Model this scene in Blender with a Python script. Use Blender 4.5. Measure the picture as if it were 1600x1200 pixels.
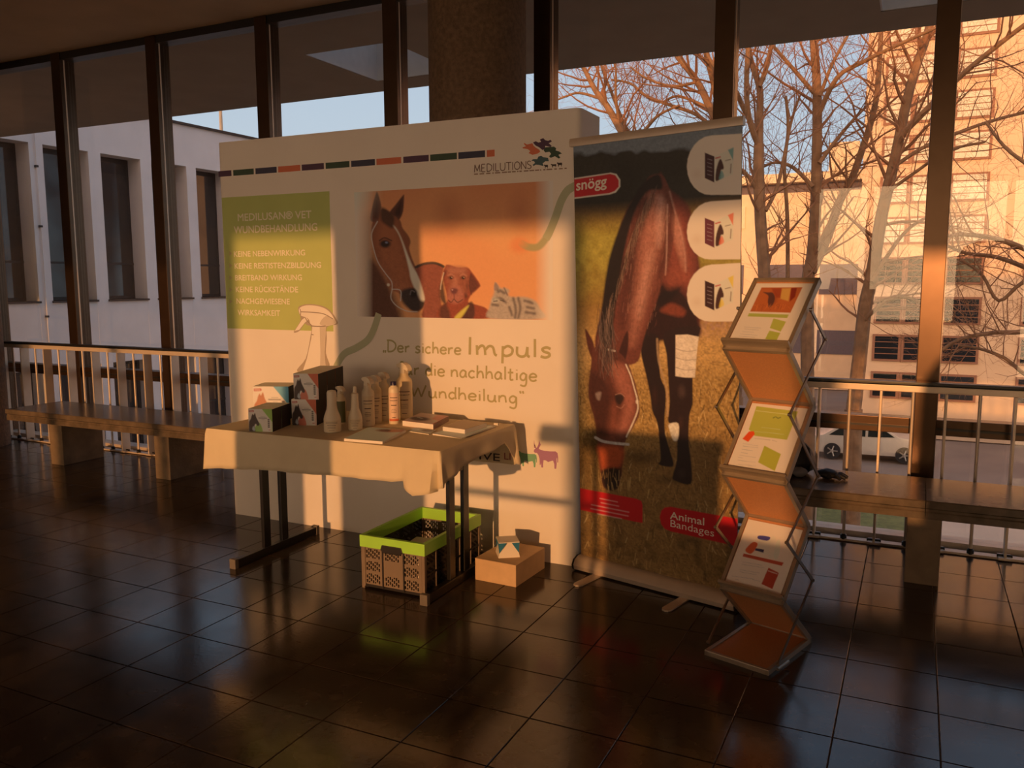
import bpy, bmesh, math, random
import numpy as np
from mathutils import Vector, Matrix
random.seed(7); np.random.seed(7)
for o in list(bpy.data.objects): bpy.data.objects.remove(o)
SC = bpy.context.scene
COL = SC.collection

# ------------------------------------------------------------------ camera
YAW, PITCH, ROLL, FPX, EYE = math.radians(-25.758), math.radians(7.087), math.radians(0.181), 1307.7, 1.425
f0 = Vector((math.sin(YAW), math.cos(YAW), 0)); r0 = Vector((math.cos(YAW), -math.sin(YAW), 0)); up = Vector((0, 0, 1))
fw = math.cos(PITCH)*f0 - math.sin(PITCH)*up
dn = -(math.cos(PITCH)*up + math.sin(PITCH)*f0)
cr = math.cos(ROLL)*r0 + math.sin(ROLL)*dn
cd = -math.sin(ROLL)*r0 + math.cos(ROLL)*dn
cam = bpy.data.cameras.new('camera'); camo = bpy.data.objects.new('camera', cam); COL.objects.link(camo)
m = Matrix((( cr.x, -cd.x, -fw.x, 0), (cr.y, -cd.y, -fw.y, 0), (cr.z, -cd.z, -fw.z, EYE), (0, 0, 0, 1)))
camo.matrix_world = m
cam.sensor_fit = 'HORIZONTAL'; cam.sensor_width = 36.0; cam.lens = FPX/1600*36.0; cam.clip_end = 500
SC.camera = camo

# ------------------------------------------------------------------ view, sky, sun
SC.view_settings.view_transform = 'Standard'; SC.view_settings.look = 'None'
SC.view_settings.gamma = 1.0; SC.view_settings.use_curve_mapping = False
SC.view_settings.exposure = 0.3
SUN_TRAVEL = Vector((-0.056, 1.0, -0.125)).normalized()      # low evening sun, shining in from behind the viewer
world = bpy.data.worlds.new('evening_sky'); SC.world = world; world.use_nodes = True
wt = world.node_tree; wt.nodes.clear()
def wn(t, **k):
    n = wt.nodes.new(t)
    for a, b in k.items(): setattr(n, a, b)
    return n
tc = wn('ShaderNodeTexCoord'); sep = wn('ShaderNodeSeparateXYZ'); wt.links.new(tc.outputs['Generated'], sep.inputs[0])
mr = wn('ShaderNodeMapRange'); mr.inputs['From Min'].default_value = 0.0; mr.inputs['From Max'].default_value = 0.65
wt.links.new(sep.outputs['Z'], mr.inputs['Value'])
mixs = wn('ShaderNodeMix', data_type='RGBA'); mixs.inputs['A'].default_value = (0.60, 0.655, 0.735, 1); mixs.inputs['B'].default_value = (0.26, 0.40, 0.66, 1)
wt.links.new(mr.outputs['Result'], mixs.inputs['Factor'])
dot = wn('ShaderNodeVectorMath', operation='DOT_PRODUCT'); dot.inputs[1].default_value = (-SUN_TRAVEL.x, -SUN_TRAVEL.y, -SUN_TRAVEL.z)
wt.links.new(tc.outputs['Generated'], dot.inputs[0])
cl = wn('ShaderNodeClamp'); wt.links.new(dot.outputs['Value'], cl.inputs['Value'])
pw = wn('ShaderNodeMath', operation='POWER'); pw.inputs[1].default_value = 2.0; wt.links.new(cl.outputs[0], pw.inputs[0])
glow = wn('ShaderNodeMix', data_type='RGBA', blend_type='ADD'); glow.inputs['B'].default_value = (2.15, 0.98, 0.30, 1)
wt.links.new(pw.outputs[0], glow.inputs['Factor']); wt.links.new(mixs.outputs['Result'], glow.inputs['A'])
pw2 = wn('ShaderNodeMath', operation='POWER'); pw2.inputs[1].default_value = 22.0; wt.links.new(cl.outputs[0], pw2.inputs[0])      # brighter haze around the sun
glow2 = wn('ShaderNodeMix', data_type='RGBA', blend_type='ADD'); glow2.inputs['B'].default_value = (1.9, 1.1, 0.42, 1)
wt.links.new(pw2.outputs[0], glow2.inputs['Factor']); wt.links.new(glow.outputs['Result'], glow2.inputs['A'])
bg = wn('ShaderNodeBackground'); bg.inputs['Strength'].default_value = 1.0
wt.links.new(glow2.outputs['Result'], bg.inputs['Color'])
wo = wn('ShaderNodeOutputWorld'); wt.links.new(bg.outputs[0], wo.inputs[0])
sl = bpy.data.lights.new('sun', 'SUN'); sl.energy = 2.45; sl.angle = math.radians(0.53); sl.color = (1.0, 0.42, 0.15)
so = bpy.data.objects.new('sun', sl); COL.objects.link(so)
so.rotation_euler = SUN_TRAVEL.to_track_quat('-Z', 'Y').to_euler(); so.location = (0, -30, 12)

# ------------------------------------------------------------------ materials
def lin(c): return tuple(((v/255)/12.92 if v/255 <= .04045 else ((v/255+.055)/1.055)**2.4) for v in c)
MATS = {}
def mat(name, rgb, rough=.6, metal=0., spec=.5, vary=.12, scale=12., bump=0., bscale=80., attr=False, trans=0., coat=0.):
    if name in MATS: return MATS[name]
    M_ = bpy.data.materials.new(name); M_.use_nodes = True; nt = M_.node_tree
    b = nt.nodes['Principled BSDF']; b.inputs['Roughness'].default_value = rough; b.inputs['Metallic'].default_value = metal
    b.inputs['Specular IOR Level'].default_value = spec
    if coat: b.inputs['Coat Weight'].default_value = coat; b.inputs['Coat Roughness'].default_value = .15
    co = nt.nodes.new('ShaderNodeTexCoord')
    if attr:
        at = nt.nodes.new('ShaderNodeAttribute'); at.attribute_name = 'Col'; nt.links.new(at.outputs['Color'], b.inputs['Base Color'])
    else:
        c = lin(rgb); ns = nt.nodes.new('ShaderNodeTexNoise'); ns.inputs['Scale'].default_value = scale; ns.inputs['Detail'].default_value = 4
        nt.links.new(co.outputs['Object'], ns.inputs['Vector'])
        rp = nt.nodes.new('ShaderNodeValToRGB'); rp.color_ramp.elements[0].position = .3; rp.color_ramp.elements[1].position = .7
        rp.color_ramp.elements[0].color = tuple(v*(1-vary) for v in c)+(1,); rp.color_ramp.elements[1].color = tuple(min(1, v*(1+vary)) for v in c)+(1,)
        nt.links.new(ns.outputs['Fac'], rp.inputs[0]); nt.links.new(rp.outputs[0], b.inputs['Base Color'])
    if bump:
        n2 = nt.nodes.new('ShaderNodeTexNoise'); n2.inputs['Scale'].default_value = bscale; n2.inputs['Detail'].default_value = 6
        nt.links.new(co.outputs['Object'], n2.inputs['Vector'])
        bp = nt.nodes.new('ShaderNodeBump'); bp.inputs['Strength'].default_value = bump; bp.inputs['Distance'].default_value = .01
        nt.links.new(n2.outputs['Fac'], bp.inputs['Height']); nt.links.new(bp.outputs[0], b.inputs['Normal'])
    if trans:                                                    # thin cloth that lets some light through
        tr = nt.nodes.new('ShaderNodeBsdfTranslucent'); tr.inputs['Color'].default_value = lin(rgb)+(1,)
        mx = nt.nodes.new('ShaderNodeMixShader'); mx.inputs[0].default_value = trans
        out = nt.nodes['Material Output']; nt.links.new(b.outputs[0], mx.inputs[1]); nt.links.new(tr.outputs[0], mx.inputs[2]); nt.links.new(mx.outputs[0], out.inputs[0])
    MATS[name] = M_; return M_
def glass_mat(name, tint=(.93, .95, .93), ior=1.5):
    if name in MATS: return MATS[name]
    M_ = bpy.data.materials.new(name); M_.use_nodes = True; nt = M_.node_tree; nt.nodes.remove(nt.nodes['Principled BSDF'])
    t = nt.nodes.new('ShaderNodeBsdfTransparent'); t.inputs[0].default_value = tint+(1,)
    g = nt.nodes.new('ShaderNodeBsdfGlossy'); g.inputs['Roughness'].default_value = 0.0; g.inputs['Color'].default_value = (1, 1, 1, 1)
    fr = nt.nodes.new('ShaderNodeFresnel')
    ge = nt.nodes.new('ShaderNodeNewGeometry'); mi = nt.nodes.new('ShaderNodeMapRange')                  # same index from either side of the thin pane
    mi.inputs['To Min'].default_value = ior; mi.inputs['To Max'].default_value = 1/ior
    nt.links.new(ge.outputs['Backfacing'], mi.inputs['Value']); nt.links.new(mi.outputs['Result'], fr.inputs['IOR'])
    mx = nt.nodes.new('ShaderNodeMixShader'); nt.links.new(fr.outputs[0], mx.inputs[0]); nt.links.new(t.outputs[0], mx.inputs[1]); nt.links.new(g.outputs[0], mx.inputs[2])
    nt.links.new(mx.outputs[0], nt.nodes['Material Output'].inputs[0]); MATS[name] = M_; return M_

# ------------------------------------------------------------------ mesh helpers
class MB:
    def __init__(s): s.v = []; s.f = []
    def add(s, vs, fs):
        k = len(s.v); s.v += [tuple(p) for p in vs]; s.f += [tuple(i+k for i in f) for f in fs]; return s
    def box(s, x0, x1, y0, y1, z0, z1):
        return s.add([(x0,y0,z0),(x1,y0,z0),(x1,y1,z0),(x0,y1,z0),(x0,y0,z1),(x1,y0,z1),(x1,y1,z1),(x0,y1,z1)],
                     [(0,3,2,1),(4,5,6,7),(0,1,5,4),(1,2,6,5),(2,3,7,6),(3,0,4,7)])
    def tube(s, pts, r, n=8, caps=True):
        pts = [Vector(p) for p in pts]; rs = r if isinstance(r, (list, tuple)) else [r]*len(pts)
        k = len(s.v); ref = None
        for i, p in enumerate(pts):
            d = (pts[min(i+1, len(pts)-1)]-pts[max(i-1, 0)])
            d = d.normalized() if d.length > 1e-9 else Vector((0, 0, 1))
            if ref is None: ref = Vector((1, 0, 0)) if abs(d.x) < .8 else Vector((0, 1, 0))
            a = d.cross(ref).normalized(); b = d.cross(a).normalized(); ref = -b if False else ref
            for j in range(n):
                t = 2*math.pi*j/n; q = p + rs[i]*(math.cos(t)*a+math.sin(t)*b); s.v.append((q.x, q.y, q.z))
        for i in range(len(pts)-1):
            for j in range(n):
                s.f.append((k+i*n+j, k+i*n+(j+1) % n, k+(i+1)*n+(j+1) % n, k+(i+1)*n+j))
        if caps:
            s.f.append(tuple(k+j for j in range(n))[::-1]); s.f.append(tuple(k+(len(pts)-1)*n+j for j in range(n)))
        return s
    def lathe(s, prof, n=24, c=(0, 0, 0), sx=1., sy=1.):
        k = len(s.v)
        for r, z in prof:
            for j in range(n):
                t = 2*math.pi*j/n; s.v.append((c[0]+sx*r*math.cos(t), c[1]+sy*r*math.sin(t), c[2]+z))
        for i in range(len(prof)-1):
            for j in range(n): s.f.append((k+i*n+j, k+i*n+(j+1) % n, k+(i+1)*n+(j+1) % n, k+(i+1)*n+j))
        s.f.append(tuple(k+j for j in range(n))[::-1]); s.f.append(tuple(k+(len(prof)-1)*n+j for j in range(n)))
        return s
    def prism(s, poly, fn, t):
        """poly in 2D, fn(u,v,w) -> 3D point, w = 0..t"""
        n = len(poly); k = len(s.v)
        s.v += [tuple(fn(u, v, 0)) for u, v in poly]+[tuple(fn(u, v, t)) for u, v in poly]
        s.f.append(tuple(k+i for i in range(n))[::-1]); s.f.append(tuple(k+n+i for i in range(n)))
        for i in range(n): s.f.append((k+i, k+(i+1) % n, k+n+(i+1) % n, k+n+i))
        return s
    def build(s, name, material, parent=None, smooth=False, bevel=0., loc=None, rz=0., fix=True):
        me = bpy.data.meshes.new(name); me.from_pydata(s.v, [], s.f); me.validate()
        if fix:
            b = bmesh.new(); b.from_mesh(me); bmesh.ops.recalc_face_normals(b, faces=b.faces)
            if bevel:
                es = [e for e in b.edges if len(e.link_faces) == 2 and e.calc_face_angle(0) > .5]
                bmesh.ops.bevel(b, geom=es, offset=bevel, segments=2, affect='EDGES', profile=.7)
            b.to_mesh(me); b.free()
        if smooth:
            me.polygons.foreach_set('use_smooth', [True]*len(me.polygons))
            me.set_sharp_from_angle(angle=math.radians(40))
        me.materials.append(material)
        return link(name, me, parent, loc, rz)
def link(name, me, parent=None, loc=None, rz=0.):
    o = bpy.data.objects.new(name, me); COL.objects.link(o)
    if parent is not None: o.parent = parent
    if loc is not None: o.location = loc
    if rz: o.rotation_euler = (0, 0, rz)
    return o
def empty(name, loc=(0, 0, 0), rz=0.):
    o = bpy.data.objects.new(name, None); COL.objects.link(o); o.location = loc; o.rotation_euler = (0, 0, rz); o.empty_display_size = .1
    return o
def tag(o, label, cat, group=None, kind=None):
    o['label'] = label; o['category'] = cat
    if group: o['group'] = group
    if kind: o['kind'] = kind
    return o
def struct(o, label, cat): return tag(o, label, cat, kind='structure')
def copy_tree(o, parent=None):
    c = o.copy(); COL.objects.link(c)
    if parent is not None: c.parent = parent
    for ch in list(o.children): copy_tree(ch, c)
    return c
def bx(x0, x1, y0, y1, z0, z1): return MB().box(x0, x1, y0, y1, z0, z1)

# ------------------------------------------------------------------ flat prints: drawn sheets carried as vertex colour on a fine grid
def catmull(P, closed, n=5):
    P = [tuple(map(float, p)) for p in P]; N = len(P); out = []
    rng = range(N) if closed else range(N-1)
    for i in rng:
        if closed: a, b, c, d = P[i-1], P[i], P[(i+1) % N], P[(i+2) % N]
        else: a, b, c, d = P[max(i-1, 0)], P[i], P[i+1], P[min(i+2, N-1)]
        for k in range(n):
            t = k/n
            out.append(tuple(.5*((2*b[q])+(-a[q]+c[q])*t+(2*a[q]-5*b[q]+4*c[q]-d[q])*t*t+(-a[q]+3*b[q]-3*c[q]+d[q])*t**3) for q in (0, 1)))
    if not closed: out.append(P[-1])
    return out
def homog(quad):
    """3x3 map from the unit square (u right, v down) to a traced quad TL,TR,BR,BL"""
    src = [(0, 0), (1, 0), (1, 1), (0, 1)]; A = []; B = []
    for (u, v), (x, y) in zip(src, quad):
        A += [[u, v, 1, 0, 0, 0, -u*x, -v*x], [0, 0, 0, u, v, 1, -u*y, -v*y]]; B += [x, y]
    h_ = np.linalg.solve(np.array(A, float), np.array(B, float)); return np.append(h_, 1).reshape(3, 3)
def vnoise(nv, nu, cv, cu, seed):
    rs = np.random.RandomState(seed); g = rs.rand(cv+2, cu+2)
    y = np.linspace(0, cv, nv); x = np.linspace(0, cu, nu); yi = y.astype(int); xi = x.astype(int)
    fy = (y-yi)[:, None]; fx = (x-xi)[None, :]; fy = fy*fy*(3-2*fy); fx = fx*fx*(3-2*fx)
    return (g[yi][:, xi]*(1-fy)*(1-fx)+g[yi][:, xi+1]*(1-fy)*fx+g[yi+1][:, xi]*fy*(1-fx)+g[yi+1][:, xi+1]*fy*fx)
class Sheet:
    def __init__(s, quad, nu, nv, bg, tone=(1, 1.5, 2.3)):
        s.tone = tone; s.nu, s.nv = nu, nv; H = homog(quad)
        U, V = np.meshgrid(np.linspace(0, 1, nu), np.linspace(0, 1, nv)); s.U, s.V = U, V
        w = H[2, 0]*U+H[2, 1]*V+H[2, 2]; s.X = (H[0, 0]*U+H[0, 1]*V+H[0, 2])/w; s.Y = (H[1, 0]*U+H[1, 1]*V+H[1, 2])/w
        s.c = np.empty((nv, nu, 3)); s.c[:] = s.ink(bg)
    def ink(s, col):
        c = np.array(lin(col)); return np.minimum(c*np.array(s.tone), .8)          # tone: traced by evening light -> printed colour
    def blend(s, a, col, sl=None):
        c = s.ink(col); t = s.c if sl is None else s.c[sl]; t += (c-t)*a[..., None]
    def _win(s, pts, pad):
        P = np.array(pts); x0, y0 = P.min(0)-pad; x1, y1 = P.max(0)+pad
        msk = (s.X >= x0) & (s.X <= x1) & (s.Y >= y0) & (s.Y <= y1)
        r = np.where(msk.any(1))[0]; c = np.where(msk.any(0))[0]
        if len(r) == 0 or len(c) == 0: return None
        return (slice(r[0], r[-1]+1), slice(c[0], c[-1]+1))
    def poly(s, pts, col, a=1., soft=1.2, sm=True, mod=None):
        if sm: pts = catmull(pts, True, 4)
        sl = s._win(pts, soft+1)
        if sl is None: return
        X, Y = s.X[sl], s.Y[sl]; d2 = np.full(X.shape, 1e9); ins = np.zeros(X.shape, bool); n = len(pts)
        for i in range(n):
            x1, y1 = pts[i]; x2, y2 = pts[(i+1) % n]; dx, dy = x2-x1, y2-y1; L = dx*dx+dy*dy+1e-12
            t = np.clip(((X-x1)*dx+(Y-y1)*dy)/L, 0, 1); d2 = np.minimum(d2, (X-x1-t*dx)**2+(Y-y1-t*dy)**2)
            if dy != 0: ins ^= ((y1 > Y) != (y2 > Y)) & (X < dx*(Y-y1)/dy+x1)
        d = np.sqrt(d2); d = np.where(ins, -d, d); al = np.clip(.5-d/soft, 0, 1)*a
        if mod is not None: al = al*mod[sl]
        s.blend(al, col, sl)
    def stroke(s, pts, w, col, a=1., soft=1., sm=True, mod=None):
        if sm and len(pts) > 2: pts = catmull(pts, False, 4)
        sl = s._win(pts, w+soft)
        if sl is None: return
        X, Y = s.X[sl], s.Y[sl]; d2 = np.full(X.shape, 1e9)
        for (x1, y1), (x2, y2) in zip(pts[:-1], pts[1:]):
            dx, dy = x2-x1, y2-y1; L = dx*dx+dy*dy+1e-12; t = np.clip(((X-x1)*dx+(Y-y1)*dy)/L, 0, 1)
            d2 = np.minimum(d2, (X-x1-t*dx)**2+(Y-y1-t*dy)**2)
        al = np.clip(.5-(np.sqrt(d2)-w/2)/soft, 0, 1)*a
        if mod is not None: al = al*mod[sl]
        s.blend(al, col, sl)
    def blob(s, x, y, rx, ry, col, a=1., soft=.5):
        r = np.sqrt(((s.X-x)/rx)**2+((s.Y-y)/ry)**2); s.blend(np.clip((1-r)/soft, 0, 1)*a, col)
    def build(s, name, fn, material, parent):
        """fn(U,V) -> (N,3) points"""
        nu, nv = s.nu, s.nv; P = fn(s.U.ravel(), s.V.ravel()); me = bpy.data.meshes.new(name)
        i = np.arange(nu*nv).reshape(nv, nu); q = np.stack([i[:-1, :-1], i[1:, :-1], i[1:, 1:], i[:-1, 1:]], -1).reshape(-1, 4)
        me.vertices.add(nu*nv); me.vertices.foreach_set('co', P.astype(np.float32).ravel())
        me.loops.add(q.size); me.loops.foreach_set('vertex_index', q.ravel().astype(np.int32))
        me.polygons.add(len(q)); me.polygons.foreach_set('loop_start', np.arange(0, q.size, 4, dtype=np.int32)); me.polygons.foreach_set('loop_total', np.full(len(q), 4, np.int32))
        me.update(calc_edges=True)
        at = me.color_attributes.new('Col', 'FLOAT_COLOR', 'POINT')
        at.data.foreach_set('color', np.concatenate([np.clip(s.c.reshape(-1, 3), 0, 1), np.ones((nu*nv, 1))], 1).astype(np.float32).ravel())
        me.materials.append(material); return link(name, me, parent)
def rect_fn(o, ru, dv):
    """unit square -> plane patch: corner o, vector along u, vector along v (downwards)"""
    o, ru, dv = np.array(o), np.array(ru), np.array(dv)
    return lambda U, V: o[None, :]+U[:, None]*ru[None, :]+V[:, None]*dv[None, :]
_TC = {}
def text_shape(txt, bold=0.):
    key = (txt, bold)
    if key in _TC: return _TC[key]
    cu = bpy.data.curves.new('t', 'FONT'); cu.body = txt; cu.size = 1; cu.offset = bold; cu.resolution_u = 3
    ob = bpy.data.objects.new('t', cu); COL.objects.link(ob); bpy.context.view_layer.update()
    me = bpy.data.meshes.new_from_object(ob.evaluated_get(bpy.context.evaluated_depsgraph_get()))
    V = np.array([v.co[:2] for v in me.vertices]); F = [tuple(p.vertices) for p in me.polygons]
    bpy.data.objects.remove(ob); bpy.data.curves.remove(cu); bpy.data.meshes.remove(me)
    _TC[key] = (V, F); return V, F
def lettering(txt, o, ru, uv, width, cap, material, parent, bold=0., name='lettering'):
    """text whose left baseline end stands at o, along unit vector ru, upwards uv, stretched to the given width and capital height; bold = extra stroke weight"""
    V, F = text_shape(txt); x0, x1 = V[:, 0].min(), V[:, 0].max(); cy = .73
    o, ru, uv = np.array(o), np.array(ru), np.array(uv); nn = np.cross(ru, uv); mb = MB(); b = bold*cap*1.1
    for k, (du, dv) in enumerate([(0, 0)] if not bold else [(-b, 0), (b, 0), (0, b), (0, -b)]):
        P = o+((V[:, :1]-x0)/(x1-x0)*width+du)*ru+(V[:, 1:]/cy*cap+dv)*uv+nn*(.00022*k)
        mb.add([tuple(p) for p in P], F)
    return mb.build(name, material, parent, fix=False)
def ribbon(mb, pts, w, fn):
    """flat pen stroke: pts in 2D, fn(u,v) -> 3D"""
    n = len(pts); L = []; R = []
    for i, p in enumerate(pts):
        a = pts[max(i-1, 0)]; b = pts[min(i+1, n-1)]; d = np.hypot(b[0]-a[0], b[1]-a[1])+1e-9; nx, ny = -(b[1]-a[1])/d, (b[0]-a[0])/d
        L.append(fn(p[0]+nx*w/2, p[1]+ny*w/2)); R.append(fn(p[0]-nx*w/2, p[1]-ny*w/2))
    mb.add(L+R, [(i, i+1, n+i+1, n+i) for i in range(n-1)])
# ================================================================== THE SETTING
def tile_material():
    M_ = bpy.data.materials.new('slate_tile'); M_.use_nodes = True; nt = M_.node_tree; b = nt.nodes['Principled BSDF']
    co = nt.nodes.new('ShaderNodeTexCoord'); oi = nt.nodes.new('ShaderNodeObjectInfo')
    ad = nt.nodes.new('ShaderNodeVectorMath'); ad.operation = 'ADD'; nt.links.new(co.outputs['Object'], ad.inputs[0]); nt.links.new(oi.outputs['Location'], ad.inputs[1])
    n1 = nt.nodes.new('ShaderNodeTexNoise'); n1.inputs['Scale'].default_value = 9; n1.inputs['Detail'].default_value = 7; nt.links.new(ad.outputs[0], n1.inputs['Vector'])
    rp = nt.nodes.new('ShaderNodeValToRGB'); rp.color_ramp.elements[0].color = (.026, .019, .014, 1); rp.color_ramp.elements[1].color = (.07, .05, .036, 1)
    rp.color_ramp.elements[0].position = .3; rp.color_ramp.elements[1].position = .75
    nt.links.new(n1.outputs['Fac'], rp.inputs[0]); nt.links.new(rp.outputs[0], b.inputs['Base Color'])
    n2 = nt.nodes.new('ShaderNodeTexNoise'); n2.inputs['Scale'].default_value = 5; n2.inputs['Detail'].default_value = 5; nt.links.new(ad.outputs[0], n2.inputs['Vector'])
    mr_ = nt.nodes.new('ShaderNodeMapRange'); mr_.inputs['To Min'].default_value = .09; mr_.inputs['To Max'].default_value = .24
    nt.links.new(n2.outputs['Fac'], mr_.inputs['Value']); nt.links.new(mr_.outputs['Result'], b.inputs['Roughness'])
    n3 = nt.nodes.new('ShaderNodeTexNoise'); n3.inputs['Scale'].default_value = 70; n3.inputs['Detail'].default_value = 4; nt.links.new(ad.outputs[0], n3.inputs['Vector'])
    bp = nt.nodes.new('ShaderNodeBump'); bp.inputs['Strength'].default_value = .06; bp.inputs['Distance'].default_value = .004
    nt.links.new(n3.outputs['Fac'], bp.inputs['Height']); nt.links.new(bp.outputs[0], b.inputs['Normal'])
    b.inputs['Specular IOR Level'].default_value = .5
    return M_
M_tile = tile_material()
M_grout = mat('grout', (156, 128, 98), .9, vary=.25, scale=30)
M_ceil = mat('ceiling_plaster', (192, 164, 132), .85, vary=.06, scale=3)
M_soffit = mat('soffit_concrete', (150, 134, 116), .9, vary=.08, scale=2.5)
M_facade = mat('facade_render', (196, 182, 165), .9)
M_wallin = mat('inner_wall', (214, 190, 160), .8)
M_bronze = mat('bronze_anodised', (82, 64, 50), .28, metal=.85, vary=.06)
M_black = mat('black_paint', (20, 18, 17), .35, vary=.1)
M_alu = mat('brushed_aluminium', (205, 190, 172), .38, metal=.3, vary=.05)
M_concrete = mat('bench_concrete', (120, 104, 84), .8, vary=.22, scale=9, bump=.25, bscale=60)
M_slab = mat('bench_slab', (98, 86, 72), .24, vary=.3, scale=14, bump=.05, bscale=90)
M_column = mat('column_concrete', (104, 84, 64), .75, vary=.3, scale=40, bump=.6, bscale=120)
M_glass = glass_mat('window_glass')

PT = .302; TX0, TY0 = .132, 2.05
fl = bx(-13, 9, -6.95, 4.97, -.3, -.006).build('floor', M_grout); struct(fl, 'floor of dark glossy square slate tiles with pale joints', 'floor')
tm = MB(); a, c, t0 = .1492, .1478, -.0065
tm.add([(-a,-a,t0),(a,-a,t0),(a,a,t0),(-a,a,t0),(-a,-a,-.0014),(a,-a,-.0014),(a,a,-.0014),(-a,a,-.0014),(-c,-c,0),(c,-c,0),(c,c,0),(-c,c,0)],
       [(0,1,5,4),(1,2,6,5),(2,3,7,6),(3,0,4,7),(4,5,9,8),(5,6,10,9),(6,7,11,10),(7,4,8,11),(8,9,10,11)])
tme = bpy.data.meshes.new('tile'); tme.from_pydata(tm.v, [], tm.f); tme.materials.append(M_tile)
cand = []; Minv = camo.matrix_world.inverted()
rest = MB()
for i in range(-44, 31):
    for j in range(-30, 11):
        x, y = TX0+(i+.5)*PT, TY0+(j+.5)*PT
        if x < -13 or x > 9 or y < -6.95 or y > 4.86: continue
        q = Minv @ Vector((x, y, 0)); vis = False
        if q.z < -.3:
            u, v = q.x/-q.z*FPX, q.y/-q.z*FPX; vis = abs(u) < 860 and abs(v) < 700
        cand.append((vis, -1/max(.2, (x*x+y*y+2)), x, y))
cand.sort(key=lambda t: (not t[0], t[1]))
for k, (vis, _, x, y) in enumerate(cand):
    if vis and k < 300:
        o = link('tile', tme, fl, (x, y, 0)); o.rotation_euler = (random.gauss(0, .0009), random.gauss(0, .0009), 0)
    else:
        rest.add([(p[0]+x, p[1]+y, p[2]) for p in tm.v], tm.f)
o = rest.build('tile_field', M_tile, fl, fix=False); o['kind'] = 'stuff'

ce = bx(-13, 9, -6.9, 4.93, 3.32, 3.6).build('ceiling', M_ceil); struct(ce, 'plain brownish plaster ceiling sloping up across the top corner', 'ceiling')
# overhanging soffit with two rectangular roof openings
def soffit(name, y0, y1, holes):
    xs = sorted({-13., 9.} | {h[0] for h in holes} | {h[1] for h in holes}); ys = sorted({y0, y1} | {h[2] for h in holes} | {h[3] for h in holes})
    mb = MB()
    for xa, xb in zip(xs[:-1], xs[1:]):
        for ya, yb in zip(ys[:-1], ys[1:]):
            cx, cy = (xa+xb)/2, (ya+yb)/2
            if any(h[0] < cx < h[1] and h[2] < cy < h[3] for h in holes): continue
            mb.box(xa, xb, ya, yb, 3.32, 3.6)
    return mb.build(name, M_soffit)
holes = [(-4.78, -3.9, 5.88, 6.95), (-.34, .75, 5.88, 6.8)]
sf = soffit('roof_soffit', 4.93, 7.33, holes); struct(sf, 'dark concrete roof overhang seen through the top of the windows', 'roof overhang')
M_sky = mat('skylight_dome', (206, 204, 202), .5, vary=.05)
for h in holes:
    for (xa, xb, ya, yb) in ((h[0], h[0]+.012, h[2], h[3]), (h[1]-.012, h[1], h[2], h[3]), (h[0], h[1], h[2], h[2]+.012), (h[0], h[1], h[3]-.012, h[3])): bx(xa, xb, ya, yb, 3.325, 4.0).build('lining', M_sky, sf)
    w = MB().box(h[0]-.02, h[0], h[2]-.02, h[3]+.02, 3.6, 4.0).box(h[1], h[1]+.02, h[2]-.02, h[3]+.02, 3.6, 4.0).box(h[0], h[1], h[2]-.02, h[2], 3.6, 4.0).box(h[0], h[1], h[3], h[3]+.02, 3.6, 4.0)
    w.build('skylight_curb', M_sky, sf)
    bx(h[0], h[1], h[2], h[3], 4.0, 4.02).build('skylight_dome', M_glass, sf)
    MB().tube([(h[0], h[2]+.25, 3.66), (h[1], h[3]-.25, 3.66)], .012).build('strut', M_alu, sf)
sb_ = soffit('roof_soffit', -9.34, -6.9, []); struct(sb_, 'concrete roof overhang on the sunny side, behind the viewer', 'roof overhang')
o = bx(-13, 9, -6.9, 4.9, 3.6, 6.56).build('wall_upper', M_facade); struct(o, 'storey above, unseen from inside the hall', 'wall')
o = bx(-13, 9, -6.9, 4.95, -6, -.3).build('wall_base', M_facade); struct(o, 'lower storeys of the hall building', 'wall')
o = bx(-13.2, -13, -6.9, 4.9, 0, 3.32).build('wall_left', M_wallin); struct(o, 'end wall of the hall, outside the picture on the bench side', 'wall')
o = bx(9, 9.2, -6.9, 4.9, 0, 3.32).build('wall_right', M_wallin); struct(o, 'far end wall of the hall beyond the literature stand', 'wall')

# ---- glazed fronts
def mullion(parent, x, y0, y1, s):
    o = bx(x, x+.11, min(y0, y1), max(y0, y1), 0, 3.32).build('mullion', M_bronze, parent, bevel=.004)
    ya, yb = sorted((y0+s*.032, y0+s*.044)); bx(x+.1095, x+.1125, ya, yb, .02, 3.28).build('gasket', M_alu, o)
    return o
ords = ['first', 'second', 'third', 'fourth', 'fifth', 'sixth', 'seventh', 'eighth', 'ninth', 'tenth', 'eleventh', 'twelfth', 'thirteenth', 'fourteenth']
def bay(n, x, w, yf, s, label, detail=True):
    r = empty('window_%d' % n, (x, yf, 0)); struct(r, label, 'window'); r.location = (0, 0, 0)
    mullion(r, x, yf, yf+s*.135, s)
    ya, yb = sorted((yf+s*.06, yf+s*.072)); xa, xb = x+.11, x+w
    bx(xa, xb, ya, yb, .68, 3.27).build('pane', M_glass, r)
    bx(xa, xb, ya, yb, .03, .6).build('pane', M_glass, r)
    ya, yb = sorted((yf+s*.02, yf+s*.12))
    tr = bx(xa, xb, ya, yb, .598, .682).build('transom', M_bronze, r, bevel=.003)
    ya, yb = sorted((yf+s*.012, yf+s*.021)); bx(xa, xb, ya, yb, .628, .640).build('groove', M_black, tr)
    ya, yb = sorted((yf+s*.01, yf+s*.13))
    bx(xa, xb, ya, yb, 3.262, 3.32).build('header_bar', M_black, r)
    bx(xa, xb, ya, yb, -.005, .03).build('sill_bar', M_alu, r)
for k in range(-5, 9):
    n = 9-k
    bay(n, .014-1.1115*k, 1.1115, 4.9, 1, 'full height glazed bay with dark bronze mullion, ' + ords[n-1] + ' from the white wing')
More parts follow.
